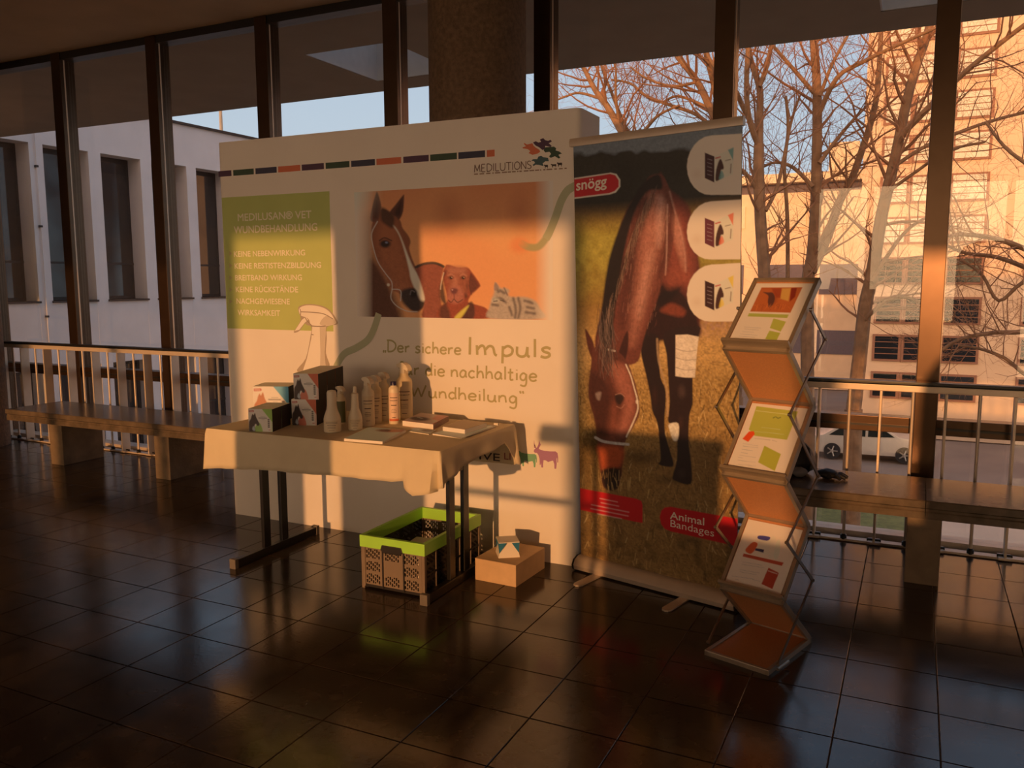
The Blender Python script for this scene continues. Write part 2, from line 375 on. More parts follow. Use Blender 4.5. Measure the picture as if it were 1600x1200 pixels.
for k in range(-7, 12):
    bay(30+k, -.865+.055-1.1115*k-.11, 1.1115, -6.9, -1, 'glazed bay of the sunlit front behind the viewer, ' + str(k+8) + ' from the hall end')

# ---- columns
def column(x, y, label):
    n = 48; mb = MB(); prof = [(.282, 0), (.282, .8), (.282, 1.6), (.282, 2.4), (.282, 3.32)]
    mb.lathe(prof, n, (x, y, 0)); o = mb.build('column', M_column, smooth=True); struct(o, label, 'column'); return o
column(-2.363, 4.45, 'round dark concrete column rising behind the exhibition wall')
column(-7.385, 4.45, 'round pebbled concrete column at the end of the stone bench')
column(-2.363, -1.0, 'round column standing behind the viewer that shades the exhibition wall')
column(-7.385, -1.0, 'round column standing behind the viewer, beyond the stone bench end')
column(2.64, 4.45, 'round column outside the picture past the bag on the bench')
column(2.64, -1.0, 'round column behind the viewer on the stand side')

# ---- railings in front of the glass
def railing(x0, x1, rods, flats, label):
    r = empty('railing', ((x0+x1)/2, 4.81, 0)); tag(r, label, 'railing'); r.location = (0, 0, 0)
    bx(x0, x1, 4.775, 4.835, .873, .893).build('handrail', M_black, r, bevel=.006)
    bx(x0, x1, 4.79, 4.82, .838, .871).build('flat_bar', M_alu, r, bevel=.003)
    bx(x0, x1, 4.795, 4.85, 0, .012).build('base_strip', M_alu, r)
    rod = None
    for x in rods:
        o = MB().tube([(x, 4.81, .01), (x, 4.81, .84)], .0085, 10).build('baluster', M_alu, r, smooth=True) if rod is None else link('baluster', rod.data, r, (x-rod_x, 0, 0))
        if rod is None: rod, rod_x = o, x
        MB().lathe([(.017, 0), (.017, .022), (.0095, .03)], 12, (rod_x, 4.81, .008)).build('collar', M_black, o)
    for x in flats:
        o = bx(x-.006, x+.006, 4.772, 4.85, .01, .838).build('post', M_alu, r, bevel=.002)
        bx(x-.03, x+.03, 4.768, 4.854, .006, .018).build('foot_plate', M_alu, o)
        MB().tube([(x-.035, 4.81, .02), (x+.035, 4.81, .02)], .008, 8).build('bolt', M_black, o)
rl = [-4.847-.307*k for k in range(-7, 9)]; fl_ = [-4.69-.307*k for k in range(-6, 10)]
railing(-7.5, -2.66, [x for x in rl if -7.5 < x < -2.66], [x for x in fl_ if -7.5 < x < -2.66], 'metal railing with black handrail behind the stone bench by the white wing')
rl = [.006+.307*k for k in range(-6, 9)]; fl_ = [.160+.307*k for k in range(-7, 8)]
railing(-2.07, 2.35, [x for x in rl if -2.07 < x < 2.35], [x for x in fl_ if -2.07 < x < 2.35], 'metal railing with black handrail beside the literature stand')

# ---- stone benches
def bench(joints, legs, label):
    r = empty('stone_bench', (0, 0, 0)); tag(r, label, 'bench')
    for a, b in zip(joints[:-1], joints[1:]):
        prof = [(4.175, .42), (4.17, .415), (4.17, .385), (4.182, .378), (4.182, .368), (4.178, .362), (4.178, .332), (4.66, .332), (4.665, .34), (4.665, .42)]
        MB().prism(prof, lambda u, v, w, a=a: (a+.0015+w, u, v), b-a-.003).build('slab', M_slab, r, bevel=.0)
    for x in legs: bx(x-.073, x+.073, 4.24, 4.6, 0, .332).build('leg', M_concrete, r, bevel=.006)
bench([-6.485, -5.995, -4.85, -3.705, -2.64], [-5.995, -4.85, -3.705], 'long stone slab bench on block legs in front of the white wing')
bench([-2.08, -1.065, .082, 1.228, 2.36], [-1.065, .082, 1.228], 'long stone slab bench with a black bag lying on it')

# ---- furniture added unseen behind the viewer, shaped for low shadows and its dark reflection
M_dkwood = mat('counter_wood', (58, 44, 34), .5)
r = empty('counter', (-.7, -1, 0)); tag(r, 'tall dark unseen counter, added behind the viewer, mirrored faintly in the glass', 'counter'); r.location = (0, 0, 0)
bx(-1.02, -.48, -1.25, -.85, 0, 1.235).build('body', M_dkwood, r)
bx(-1.40, -.46, -1.22, -.9, 1.235, 1.30).build('worktop', M_dkwood, r, bevel=.02)
bx(-.48, .42, -1.2, -.85, 0, .93).build('shade_cabinet', M_dkwood, r)  # low part added to shade the stand foot and bench leg
bx(-1.105, -1.07, -1.1, -1.06, 0, 1.235).build('leg', M_dkwood, r)
bx(-1.9, -1.07, -1.08, -1.02, .912, .942).build('flap', M_dkwood, r)  # board added for the thin shadow line on the wall
pr_ = [(.38, 0), (1.1, 0), (1.1, 1.7), (1.06, 1.8), (.96, 1.86), (.6, 1.86), (.47, 1.8), (.4, 1.68)]
o = MB().prism(pr_, lambda u, v, w: (u, -1.5+w, v), .05).build('shadow_screen', M_dkwood); tag(o, 'made-up unseen screen with rounded top, added behind the viewer to cast shade', 'screen')  # made-up blocker, shaped only for its rounded shadow on the mullion

o = bx(-3.42, -2.92, -1.25, -.8, 0, 1.06).build('shadow_plinth', M_dkwood, None, bevel=.01); tag(o, 'made-up solid plinth, unseen behind the viewer, added to shade the wall foot', 'plinth')  # invented block, sized to darken the wall foot beneath the table
# ================================================================== EXHIBITION WALL
M_fabric = mat('wall_fabric', (232, 228, 222), .7, vary=.02, scale=4)
M_print = mat('print', (255, 255, 255), .7, attr=True)
M_gloss = mat('gloss_print', (255, 255, 255), .42, attr=True)
def flat(name, rgb, rough=.65): return mat(name, rgb, rough, vary=.03, scale=6)
M_white = flat('print_white', (236, 232, 226)); M_green = flat('print_green', (180, 196, 120)); M_olive = flat('print_olive', (176, 172, 128))
M_orange = flat('print_orange', (208, 116, 84)); M_purple = flat('print_purple', (78, 54, 80)); M_dgreen = flat('print_dark_green', (54, 78, 62))
M_navy = flat('print_navy', (56, 58, 82)); M_teal = flat('print_teal', (66, 96, 104)); M_ink = flat('print_ink', (60, 52, 50)); M_red = flat('print_red', (196, 30, 34), .45)
M_sage = flat('print_sage', (176, 184, 158)); M_mauve = flat('print_mauve', (168, 124, 170)); M_sheep = flat('print_sheep_green', (120, 180, 150)); M_pale = flat('print_pale', (232, 228, 212))
WX0, WX1, WY, WH = -3.735, -1.465, 3.78, 2.225
WQ = [(338.5, 223.3), (906.7, 167.6), (901.9, 885.7), (364.8, 802.4)]        # outline of the wall on the tracing sheet
WHI = np.linalg.inv(homog(WQ))
def W2(x, y):
    """tracing sheet -> metres on the wall (across, up)"""
    a = WHI @ np.array([x, y, 1.]); return (WX0+a[0]/a[2]*(WX1-WX0), WH*(1-a[1]/a[2]))
def onwall(u, v, w=0): return (u, WY-.0012-w, v)
ew = empty('exhibition_wall', ((WX0+WX1)/2, WY, 0)); tag(ew, 'tall white fabric exhibition wall printed with animals and green lettering', 'display wall'); ew.location = (0, 0, 0)
pr_ = []
for k in range(7): t = math.pi/2*k/6; pr_.append((WX1-.03+.03*math.sin(t), WY+.03-.03*math.cos(t)))
pr_ += [(WX1, WY+.265), (WX1-.012, WY+.27), (WX1-.02, WY+.05), (WX0+.02, WY+.05), (WX0+.012, WY+.27), (WX0, WY+.265)]
for k in range(7): t = math.pi/2*k/6; pr_.append((WX0+.03-.03*math.cos(t), WY+.03-.03*math.sin(t)))
MB().prism(pr_, lambda u, v, w: (u, v, w), WH).build('fabric_panel', M_fabric, ew, smooth=True)
M_pole = mat('grey_tube', (120, 116, 110), .4, metal=.6)
for x in (WX0+.3, (WX0+WX1)/2, WX1-.3): MB().tube([(x, WY+.12, 0), (x, WY+.12, WH-.05)], .012).build('frame_tube', M_pole, ew)
def wprint(name, pts, material, lift=0., sm=False):
    if sm: pts = catmull(pts, True, 4)
    q = [W2(*p) for p in pts]; return MB().prism(q, lambda u, v, w: (u, WY-lift-w, v), .0012).build(name, material, ew)
# strip of coloured blocks
zt_ = (W2(341, 267)[1]+W2(640, 244)[1]+W2(770, 235)[1])/3; zb_ = (W2(341, 275.5)[1]+W2(640, 254)[1]+W2(770, 246)[1])/3
cuts = [(341, 361, M_purple), (364, 396, M_dgreen), (399, 432, M_navy), (434.5, 469, M_orange), (471.5, 506, M_purple), (509, 546, M_dgreen), (549, 586, M_navy), (588.5, 627, M_orange),
        (630.5, 670, M_purple), (672.5, 714, M_dgreen), (716.5, 758, M_navy), (761, 773, M_orange)]
for a, b, mm in cuts:
    xa, xb = W2(a, 258)[0], W2(b, 258)[0]; bx(xa, xb, WY-.0012, WY, zb_, zt_).build('colour_block', mm, ew)
xa, xb = W2(341, 258)[0], W2(774, 240)[0]
# green panel, its lettering
gx0, gz1 = W2(346.5, 309); gx1, _ = W2(517.5, 400); gz0 = W2(440, 515.5)[1]
gp = bx(gx0, gx1, WY-.0012, WY, gz0, gz1).build('green_panel', M_green, ew)
def wtext(txt, xa, xb, yb, cap, material, parent=ew, bold=0., lift=.0016):
    x0, z0 = W2(xa, yb); x1, _ = W2(xb, yb); _, z1 = W2((xa+xb)/2, yb-cap); _, zb = W2((xa+xb)/2, yb)
    return lettering(txt, (x0, WY-lift, zb), (1, 0, 0), (0, 0, 1), x1-x0, z1-zb, material, parent, bold)
wtext('MEDILUSAN\u00ae VET', 372, 487, 343, 12, M_pale, gp, .016)
wtext('WUNDBEHANDLUNG', 366, 496, 362.5, 12, M_pale, gp, .016)
for txt, xa, xb, y in [('KEINE NEBENWIRKUNG', 366, 477, 400), ('KEINE RESTISTENZBILDUNG', 367, 502, 419), ('BREITBAND WIRKUNG', 368, 472, 438), ('KEINE R\u00dcCKST\u00c4NDE', 369, 466, 456.5),
                       ('NACHGEWIESENE', 370, 453, 475), ('WIRKSAMKEIT', 372, 438, 493)]:
    wtext(txt, xa, xb, y, 9 if '\u00dc' not in txt else 9, M_pale, gp, .018)
    if txt[0] != 'W': x, z = W2(361, y-4); MB().prism([(x-.012, z-.014), (x+.012, z), (x-.012, z+.014)], lambda u, v, w: (u, WY-.0012-w, v), .0006).build('arrow', M_olive, gp)
# sprayer picture
sh = lambda L: [(340+x/5, 400+y/5) for x, y in L]
M_shade = flat('print_soft_shadow', (186, 172, 120))
wprint('sprayer_outline', sh([(630, 405), (700, 376), (805, 386), (880, 425), (932, 500), (932, 535), (856, 556), (852, 650), (846, 760), (868, 900), (626, 905), (690, 800), (725, 640), (734, 556), (700, 540), (680, 530), (640, 585), (596, 594), (650, 500)]), flat('print_grey_edge', (176, 164, 150)), .0008, True)
wprint('sprayer_body', sh([(742, 540), (848, 545), (843, 650), (836, 760), (858, 1000), (634, 1000), (700, 800), (735, 640)]), M_white, .0014)
wprint('sprayer_head', sh([(640, 410), (700, 385), (800, 395), (870, 430), (915, 495), (922, 528), (850, 546), (740, 546), (718, 500), (690, 478), (650, 462)]), M_white, .0016, True)
wprint('sprayer_trigger', sh([(690, 475), (660, 500), (605, 585), (640, 576), (684, 520), (708, 500)]), M_white, .0016)
M_gline = flat('print_grey_line', (150, 138, 126)); M_gsoft = flat('print_grey_soft', (206, 198, 188))
def pline(pts, w, material, lift=.0022):
    mb = MB(); ribbon(mb, [W2(*p) for p in catmull(sh(pts), False, 5)], w, lambda u, v: onwall(u, v, lift)); return mb.build('sprayer_line', material, ew, fix=False)
wprint('sprayer_shade', sh([(800, 552), (846, 552), (841, 650), (834, 760), (856, 1000), (800, 1000), (806, 760)]), M_gsoft, .0018)
wprint('sprayer_shade', sh([(845, 470), (905, 490), (920, 526), (850, 544), (800, 530)]), M_gsoft, .0020, True)
pline([(735, 546), (790, 550), (848, 547)], .006, M_gline); pline([(652, 436), (740, 440), (830, 452), (905, 492)], .005, M_gline); pline([(735, 612), (752, 616)], .005, M_gline); pline([(684, 478), (702, 505), (738, 544)], .005, M_gline)
pline([(646, 412), (652, 436), (650, 462)], .005, M_gline)
# green swoosh
mb = MB()
for P in ([(592, 490), (584, 515), (574, 532), (556, 544), (538, 553), (526, 572), (520, 590)], [(905, 289), (889, 296), (878, 312), (868, 340), (858, 364), (853, 373)]):
    q = [W2(*p) for p in catmull(P, False, 5)]; ribbon(mb, q, .04, lambda u, v: onwall(u, v, .0004))
mb.build('swoosh', M_sage, ew, fix=False)
# ---- picture of horse, dog and cat
PQ = [(553, 300), (862, 281), (864, 502), (556, 497)]
c0, c1 = W2(*PQ[0]), W2(*PQ[2]); px0, px1 = W2(556, 400)[0], W2(864, 400)[0]; pz1 = (W2(560, 300)[1]+W2(860, 283)[1])/2; pz0 = (W2(560, 494.5)[1]+W2(850, 500)[1])/2
def wsheet_quad(x0, x1, z0, z1):
    H = homog(WQ)
    def f(X, Z): a = H @ np.array([(X-WX0)/(WX1-WX0), 1-Z/WH, 1.]); return (a[0]/a[2], a[1]/a[2])
    return [f(x0, z1), f(x1, z1), f(x1, z0), f(x0, z0)]
S = Sheet(wsheet_quad(px0, px1, pz0, pz1), 300, 205, (226, 134, 78), (1, 1.6, 2.6))
n = vnoise(205, 300, 5, 9, 3); S.blend(n*.35, (236, 158, 92)); S.blend(np.clip((.45-S.V)/.45, 0, 1)*.5, (196, 104, 64))
S.blob(700, 330, 30, 40, (150, 70, 48), .35, 1.); S.blob(812, 330, 26, 40, (160, 66, 44), .35, 1.); S.blob(760, 360, 60, 20, (240, 160, 96), .4, 1.)
S.blob(812, 385, 22, 16, (226, 82, 40), .5, 1.)
q4 = lambda L: [(560+x/5, 280+y/5) for x, y in L]
# horse: neck, head, blaze, ears
S.poly(q4([(95, 300), (60, 340), (30, 480), (20, 700), (10, 900), (10, 1120), (300, 1120), (260, 860), (150, 640), (110, 460)]), (112, 72, 50), .85, 26)
S.poly(q4([(90, 640), (80, 900), (80, 1120), (330, 1120), (270, 900), (180, 700)]), (88, 44, 30), .9, 12)
S.poly(q4([(120, 320), (98, 400), (110, 500), (130, 600), (160, 680), (215, 760), (262, 860), (330, 900), (400, 1010), (470, 1030), (515, 985), (525, 920), (470, 740), (420, 620), (398, 540), (408, 490), (390, 440), (345, 380), (325, 320), (250, 255), (180, 235)]), (136, 70, 42), 1, 2)
S.poly(q4([(180, 330), (240, 300), (300, 380), (340, 520), (390, 680), (420, 840), (330, 860), (250, 740), (180, 640), (150, 520), (150, 420)]), (168, 88, 52), .8, 16)
S.poly(q4([(150, 640), (230, 730), (300, 800), (400, 850), (420, 960), (360, 960), (260, 850), (190, 740)]), (176, 96, 60), .5, 12)
S.poly(q4([(270, 360), (300, 390), (340, 470), (390, 600), (430, 690), (480, 770), (525, 905), (520, 950), (490, 960), (450, 880), (410, 780), (395, 700), (360, 560), (320, 440)]), (226, 204, 184), .95, 3)
S.poly(q4([(330, 880), (400, 850), (450, 870), (480, 940), (520, 960), (500, 1010), (440, 1035), (380, 1000), (340, 950)]), (52, 38, 34), .95, 5)
S.blob(646, 458, 7, 9, (24, 16, 16), .9); S.stroke(q4([(405, 900), (415, 870), (440, 880)]), 2, (120, 96, 84), .7)
S.poly(q4([(95, 320), (108, 220), (135, 120), (150, 105), (178, 200), (172, 250), (150, 330)]), (112, 62, 44), 1, 2); S.poly(q4([(120, 290), (140, 170), (160, 220), (150, 300)]), (70, 38, 30), .7, 5)
S.poly(q4([(245, 262), (290, 200), (350, 125), (358, 140), (350, 250), (320, 315), (290, 290)]), (96, 48, 34), 1, 2); S.poly(q4([(285, 260), (340, 160), (335, 260), (310, 290)]), (52, 26, 22), .8, 5)
S.poly(q4([(175, 235), (195, 222), (235, 250), (280, 290), (270, 380), (220, 360), (180, 320)]), (74, 42, 30), .9, 5)
S.blob(602, 381, 11, 8, (34, 24, 26), .95, .5); S.blob(604, 379, 3, 2, (150, 140, 150), .6); S.stroke(q4([(165, 480), (205, 458), (260, 480)]), 2, (60, 30, 24), .8)
for P in ([(150, 330), (105, 420), (110, 500), (150, 640), (215, 740), (260, 800), (265, 860)], [(265, 860), (330, 870), (330, 950)], [(265, 860), (255, 930), (300, 990), (380, 1030), (460, 1035)]): S.stroke(q4(P), 1.4, (206, 176, 150), .8)
S.blob(607, 445, 3, 3, (226, 196, 160), .8)
# dog
S.poly(q4([(450, 690), (520, 660), (600, 655), (665, 680), (650, 780), (640, 900), (650, 1080), (500, 1080), (520, 950), (490, 820)]), (140, 66, 46), 1, 3); S.stroke(q4([(450, 686), (520, 660), (600, 656), (665, 682)]), 4, (52, 40, 34), .9)
S.poly(q4([(660, 760), (675, 690), (700, 668), (780, 690), (850, 690), (890, 730), (950, 820), (940, 850), (885, 900), (860, 960), (920, 980), (1000, 1010), (1030, 1085), (640, 1085), (640, 1000), (690, 960), (690, 900)]), (146, 60, 38), 1, 2)
S.poly(q4([(690, 705), (760, 690), (850, 705), (876, 800), (850, 890), (800, 900), (720, 890), (690, 820)]), (150, 76, 52), .8, 10)
S.poly(q4([(665, 750), (690, 720), (640, 830), (640, 940), (690, 980), (672, 860)]), (54, 32, 28), .9, 5); S.stroke(q4([(668, 730), (650, 800), (642, 860)]), 1.2, (226, 190, 150), .7)
S.poly(q4([(700, 690), (770, 684), (840, 700), (820, 745), (760, 735), (715, 745)]), (190, 112, 82), .5, 9); S.poly(q4([(742, 770), (775, 770), (770, 850), (735, 850)]), (192, 110, 80), .6, 7)
S.poly(q4([(880, 740), (940, 820), (935, 845), (885, 890), (870, 830)]), (98, 44, 34), .95, 4); S.stroke(q4([(880, 740), (868, 830), (884, 900)]), 1.6, (60, 30, 26), .7, 2)
S.poly(q4([(695, 900), (715, 850), (770, 830), (812, 865), (820, 940), (765, 972), (702, 950)]), (172, 92, 70), .9, 6); S.blob(728, 462, 4, 8, (48, 30, 28), .65, .9); S.blob(730, 448, 3, 9, (70, 36, 30), .5, 1.)
for ex in (704.5, 723.5): S.blob(ex, 434, 5.5, 4, (64, 32, 26), .85, .8); S.blob(ex+.6, 434.6, 2.2, 1.8, (26, 18, 18), .95, .5); S.blob(ex+1.6, 433.4, .8, .8, (226, 196, 160), .9)
S.stroke(q4([(700, 752), (725, 742), (748, 756)]), 1.6, (196, 120, 88), .6, 2); S.stroke(q4([(795, 756), (820, 742), (845, 756)]), 1.6, (196, 120, 88), .6, 2)
S.poly(q4([(722, 862), (750, 850), (776, 864), (768, 890), (748, 900), (728, 888)]), (104, 48, 46), .95, 3); S.blob(707, 453, 1.8, 1, (214, 150, 130), .7)
S.stroke(q4([(748, 900), (748, 935)]), 1, (70, 30, 28), .8); S.stroke(q4([(704, 945), (726, 962), (748, 938), (775, 962), (815, 940)]), 1.3, (60, 26, 24), .85)
S.poly(q4([(640, 1000), (690, 985), (720, 1085), (640, 1085)]), (70, 36, 28), .8, 5)
S.poly(q4([(870, 960), (905, 990), (900, 1085), (810, 1085)]), (64, 34, 32), .85, 3); S.poly(q4([(750, 1085), (800, 1030), (865, 985), (800, 1085)]), (214, 176, 70), .9, 3)
# cat
S.poly(q4([(1060, 890), (1070, 810), (1110, 850), (1150, 850), (1180, 870), (1170, 900), (1200, 920), (1300, 920), (1380, 950), (1420, 1010), (1440, 1090), (1030, 1090), (1025, 1000), (1045, 930)]), (178, 142, 116), 1, 4)
for P in ([(1080, 850), (1095, 880)], [(1110, 870), (1140, 890)], [(1060, 940), (1110, 930), (1150, 960)], [(1050, 980), (1090, 985)], [(1210, 930), (1230, 1010), (1225, 1080)], [(1250, 930), (1265, 1010), (1250, 1080)], [(1300, 950), (1340, 960), (1360, 970)], [(1320, 1000), (1370, 1010)], [(1310, 1040), (1380, 1050)], [(1180, 1000), (1200, 1060)]):
    S.stroke(q4(P), 4, (92, 70, 60), .75, 3)
S.blob(774, 469, 8, 6, (206, 180, 156), .6, .8); S.poly(q4([(1062, 870), (1068, 805), (1100, 850)]), (150, 112, 94), .9, 2); S.stroke(q4([(1058, 955), (1085, 950)]), 1.6, (50, 38, 34), .9, 1.2); S.stroke(q4([(1110, 945), (1140, 955)]), 1.6, (50, 38, 34), .8, 1.2); S.stroke(q4([(1140, 850), (1165, 905)]), 2, (92, 66, 56), .8, 2)
fn_ = vnoise(205, 300, 120, 170, 21)*.6+vnoise(205, 300, 60, 90, 22)*.4; S.c *= (1+(fn_-.5)*(.06+.3*(S.Y > 385)*np.clip((S.c[..., 0] < .45)*1., 0, 1)))[..., None]
# the picture fades into the white cloth at both ends
S.blend(np.clip((30-(S.X-553))/26, 0, 1)**.8*.96, (232, 228, 222)); S.blend(np.clip(((S.X-836)/24), 0, 1), (232, 228, 222)); S.blend(np.clip((600-S.X)/60, 0, 1)*np.clip((340-S.Y)/50, 0, 1)*.9, (206, 190, 176))
S.stroke([(858, 364), (850, 377), (840, 386), (826, 386), (816, 381)], 11, (160, 136, 84), .85, 3); S.blob(812, 379, 17, 14, (228, 126, 70), .85, .9)
S.build('animal_picture', rect_fn((px0, WY-.0010, pz1), (px1-px0, 0, 0), (0, 0, pz0-pz1)), M_print, ew)
# ---- logo: puzzle pieces, name, tiny animals
lg = lambda L: [(730+x/9.41, 200+y/9.41) for x, y in L]
wprint('puzzle_piece', lg([(840, 220), (880, 245), (960, 225), (975, 260), (1010, 290), (1060, 320), (1075, 350), (1030, 380), (960, 395), (905, 370), (930, 340), (890, 310), (820, 300), (815, 285), (865, 270), (835, 235)]), M_orange, .0004)
wprint('puzzle_piece', lg([(970, 215), (1010, 195), (1050, 215), (1090, 205), (1070, 170), (1120, 150), (1150, 180), (1190, 190), (1230, 175), (1245, 200), (1200, 225), (1245, 265), (1225, 280), (1150, 262), (1140, 310), (1110, 325), (1060, 285), (1010, 260)]), M_purple, .0008)
wprint('puzzle_piece', lg([(1125, 330), (1150, 285), (1215, 280), (1280, 275), (1310, 300), (1300, 330), (1350, 345), (1395, 375), (1340, 395), (1370, 440), (1345, 450), (1290, 415), (1230, 440), (1205, 420), (1235, 380), (1210, 350), (1150, 360)]), M_dgreen, .0004)
wprint('puzzle_piece', lg([(945, 480), (970, 460), (1030, 460), (1050, 420), (1090, 410), (1120, 430), (1190, 440), (1200, 490), (1150, 490), (1110, 520), (1125, 560), (1060, 545), (1010, 540), (975, 560), (965, 540), (1000, 515), (985, 490)]), M_teal, .0004)
COW = [(0, .66), (.03, .74), (.1, .82), (.2, .83), (.26, .76), (.45, .72), (.7, .72), (.92, .74), (1, .68), (1.03, .5), (1.03, .28), (.995, .28), (.985, .5), (.96, .42), (.97, .22), (.95, 0), (.88, 0), (.87, .2), (.82, .34), (.7, .3), (.62, .26), (.5, .32), (.42, .32), (.4, .16), (.4, 0), (.33, 0), (.31, .2), (.29, .1), (.26, .1), (.25, .36), (.2, .52), (.14, .6), (.05, .6)]
def silhouette(xa, xb, yb, h, material, shape=COW):
    x0, z0 = W2(xa, yb); x1, _ = W2(xb, yb); _, z1 = W2(xa, yb-h)
    return MB().prism([(x0+u*(x1-x0), z0+v*(z1-z0)/.8) for u, v in shape], lambda u, v, w: (u, WY-w, v), .0012).build('animal_silhouette', material, ew)
silhouette(850, 856, 263.5, 6, M_ink); silhouette(860.5, 869, 262, 5.5, M_ink); silhouette(870, 878, 261, 7, M_ink)
SERIF = {'M': [[(.05, 0), (.12, 1)], [(.12, 1), (.42, .15)], [(.42, .15), (.72, 1)], [(.72, 1), (.8, 0)]], 'E': [[(.1, 0), (.1, 1)], [(.1, 1), (.55, 1)], [(.1, .52), (.45, .52)], [(.1, 0), (.58, 0)]],
         'D': [[(.1, 0), (.1, 1)], [(.1, 1), (.4, .97), (.68, .75), (.72, .5), (.66, .22), (.4, .02), (.1, 0)]], 'I': [[(.12, 0), (.12, 1)]], 'L': [[(.1, 0), (.1, 1)], [(.1, 0), (.55, 0)]],
         'U': [[(.08, 1), (.08, .35), (.18, .06), (.38, 0), (.58, .06), (.68, .35), (.68, 1)]], 'T': [[(.35, 0), (.35, 1)], [(0, 1), (.7, 1)]],
         'O': [[(.4, 0), (.15, .15), (.05, .5), (.15, .85), (.4, 1), (.65, .85), (.75, .5), (.65, .15), (.4, 0)]], 'N': [[(.08, 0), (.08, 1)], [(.08, 1), (.68, 0)], [(.68, 0), (.68, 1)]],
         'S': [[(.48, .88), (.28, 1), (.08, .85), (.1, .65), (.3, .5), (.5, .36), (.52, .15), (.3, 0), (.04, .12)]]}
SW = {'M': .92, 'E': .7, 'D': .85, 'I': .28, 'L': .64, 'U': .8, 'T': .75, 'O': .84, 'N': .8, 'S': .6}
def pen_text(txt, glyphs, widths, xa, xb, yb, cap, pen, material, name='lettering'):
    tot = sum(widths[c] for c in txt); x0, z0 = W2(xa, yb); x1, _ = W2(xb, yb); zb = W2((xa+xb)/2, yb)[1]; z1 = W2((xa+xb)/2, yb-cap)[1]
    k = (x1-x0)/tot; hh = z1-zb; mb = MB(); cx = x0; ns = 0
    for c in txt:
        for st in glyphs.get(c, []):
            P = catmull(st, False, 5) if len(st) > 2 else st
            ns += 1; ribbon(mb, [(cx+p[0]*k, zb+p[1]*hh) for p in P], pen, lambda u, v: onwall(u, v, .0004+.0003*(ns % 3)))
        cx += widths[c]*k
    return mb.build(name, material, ew, fix=False)
M_logo = flat('print_logo_brown', (112, 92, 82)); pen_text('MEDILUTIONS', SERIF, SW, 741, 831, 266.5, 12, .0042, M_logo)
mb = MB(); x = W2(741, 272)[0]; z = W2(800, 269.5)[1]; xe = W2(885, 270)[0]; rr = random.Random(5)
while x < xe:
    w = rr.uniform(.006, .03); mb.box(x, x+w, WY-.0012, WY-.0002, z, z+.006); x += w+rr.uniform(.004, .012)
mb.build('small_print', flat('print_small_brown', (150, 128, 112)), ew)
# ---- handwritten slogan
H_ = {'D': [[(.1, 1), (.08, .5), (.07, 0)], [(.0, 1), (.35, .98), (.62, .72), (.62, .35), (.4, .06), (.05, 0)]], 'e': [[(.08, .28), (.42, .32), (.4, .48), (.25, .56), (.1, .45), (.05, .25), (.12, .06), (.28, 0), (.45, .1)]],
      'r': [[(.08, .55), (.08, 0)], [(.08, .3), (.18, .48), (.36, .54)]], 's': [[(.38, .48), (.24, .56), (.1, .46), (.16, .32), (.32, .24), (.34, .1), (.2, 0), (.04, .06)]], 'i': [[(.1, .55), (.1, 0)], [(.1, .74), (.1, .8)]],
      'c': [[(.4, .46), (.25, .55), (.08, .4), (.06, .16), (.2, 0), (.4, .08)]], 'h': [[(.08, 1), (.06, 0)], [(.07, .3), (.2, .5), (.34, .5), (.4, .3), (.42, 0)]], 'I': [[(.12, 1.0), (.1, 0)]],
      'm': [[(.05, .55), (.06, 0)], [(.06, .3), (.2, .52), (.32, .45), (.36, 0)], [(.36, .3), (.5, .52), (.64, .45), (.7, .1), (.78, 0)]], 'p': [[(.1, .55), (.08, -.42)], [(.1, .4), (.28, .56), (.44, .4), (.4, .12), (.22, 0), (.09, .08)]],
      'u': [[(.06, .55), (.06, .15), (.2, 0), (.36, .1), (.42, .55)], [(.42, .55), (.42, .1), (.5, 0)]], 'l': [[(.1, 1), (.1, 0)]], 'f': [[(.36, .92), (.24, 1), (.15, .85), (.14, 0)], [(0, .52), (.3, .54)]],
      'd': [[(.4, .42), (.24, .55), (.08, .4), (.06, .15), (.2, 0), (.36, .12)], [(.42, 1), (.4, .3), (.44, 0)]], 'n': [[(.06, .55), (.06, 0)], [(.06, .3), (.2, .52), (.36, .48), (.4, .25), (.42, 0)]],
      'a': [[(.4, .45), (.24, .56), (.08, .38), (.06, .14), (.18, 0), (.34, .12), (.41, .5)], [(.41, .5), (.4, .15), (.46, 0)]], 't': [[(.16, .85), (.14, .1), (.22, 0), (.32, .05)], [(0, .55), (.32, .57)]],
      'g': [[(.4, .45), (.24, .56), (.08, .38), (.08, .14), (.2, .02), (.34, .12), (.41, .5)], [(.41, .5), (.4, -.2), (.28, -.42), (.06, -.34)]], 'W': [[(0, 1), (.16, 0)], [(.16, 0), (.4, .75)], [(.4, .75), (.58, 0)], [(.58, 0), (.86, 1)]],
      '\u201e': [[(.1, .12), (.06, -.1)], [(.24, .12), (.2, -.1)]], '\u201c': [[(.06, 1), (.1, .8)], [(.2, 1), (.24, .8)]]}
H_['\u00fc'] = H_['u']+[[(.14, .74), (.14, .8)], [(.32, .74), (.32, .8)]]
HW = {'D': .74, 'e': .54, 'r': .44, 's': .48, 'i': .24, 'c': .5, 'h': .54, 'I': .32, 'm': .9, 'p': .55, 'u': .58, 'l': .26, 'f': .42, 'd': .54, 'n': .54, 'a': .54, 't': .42, 'g': .54, 'W': .98, '\u00fc': .58, '\u201e': .34, '\u201c': .3, ' ': .3}
pen_text('\u201eDer sichere', H_, HW, 598, 722, 551.5, 18, .0095, M_olive)
pen_text('Impuls', H_, HW, 730, 865, 556.5, 28, .0135, M_olive)
pen_text('f\u00fcr die nachhaltige', H_, HW, 623, 841, 590, 20, .0095, M_olive)
pen_text('Wundheilung\u201c', H_, HW, 643, 820, 625, 19, .0095, M_olive)
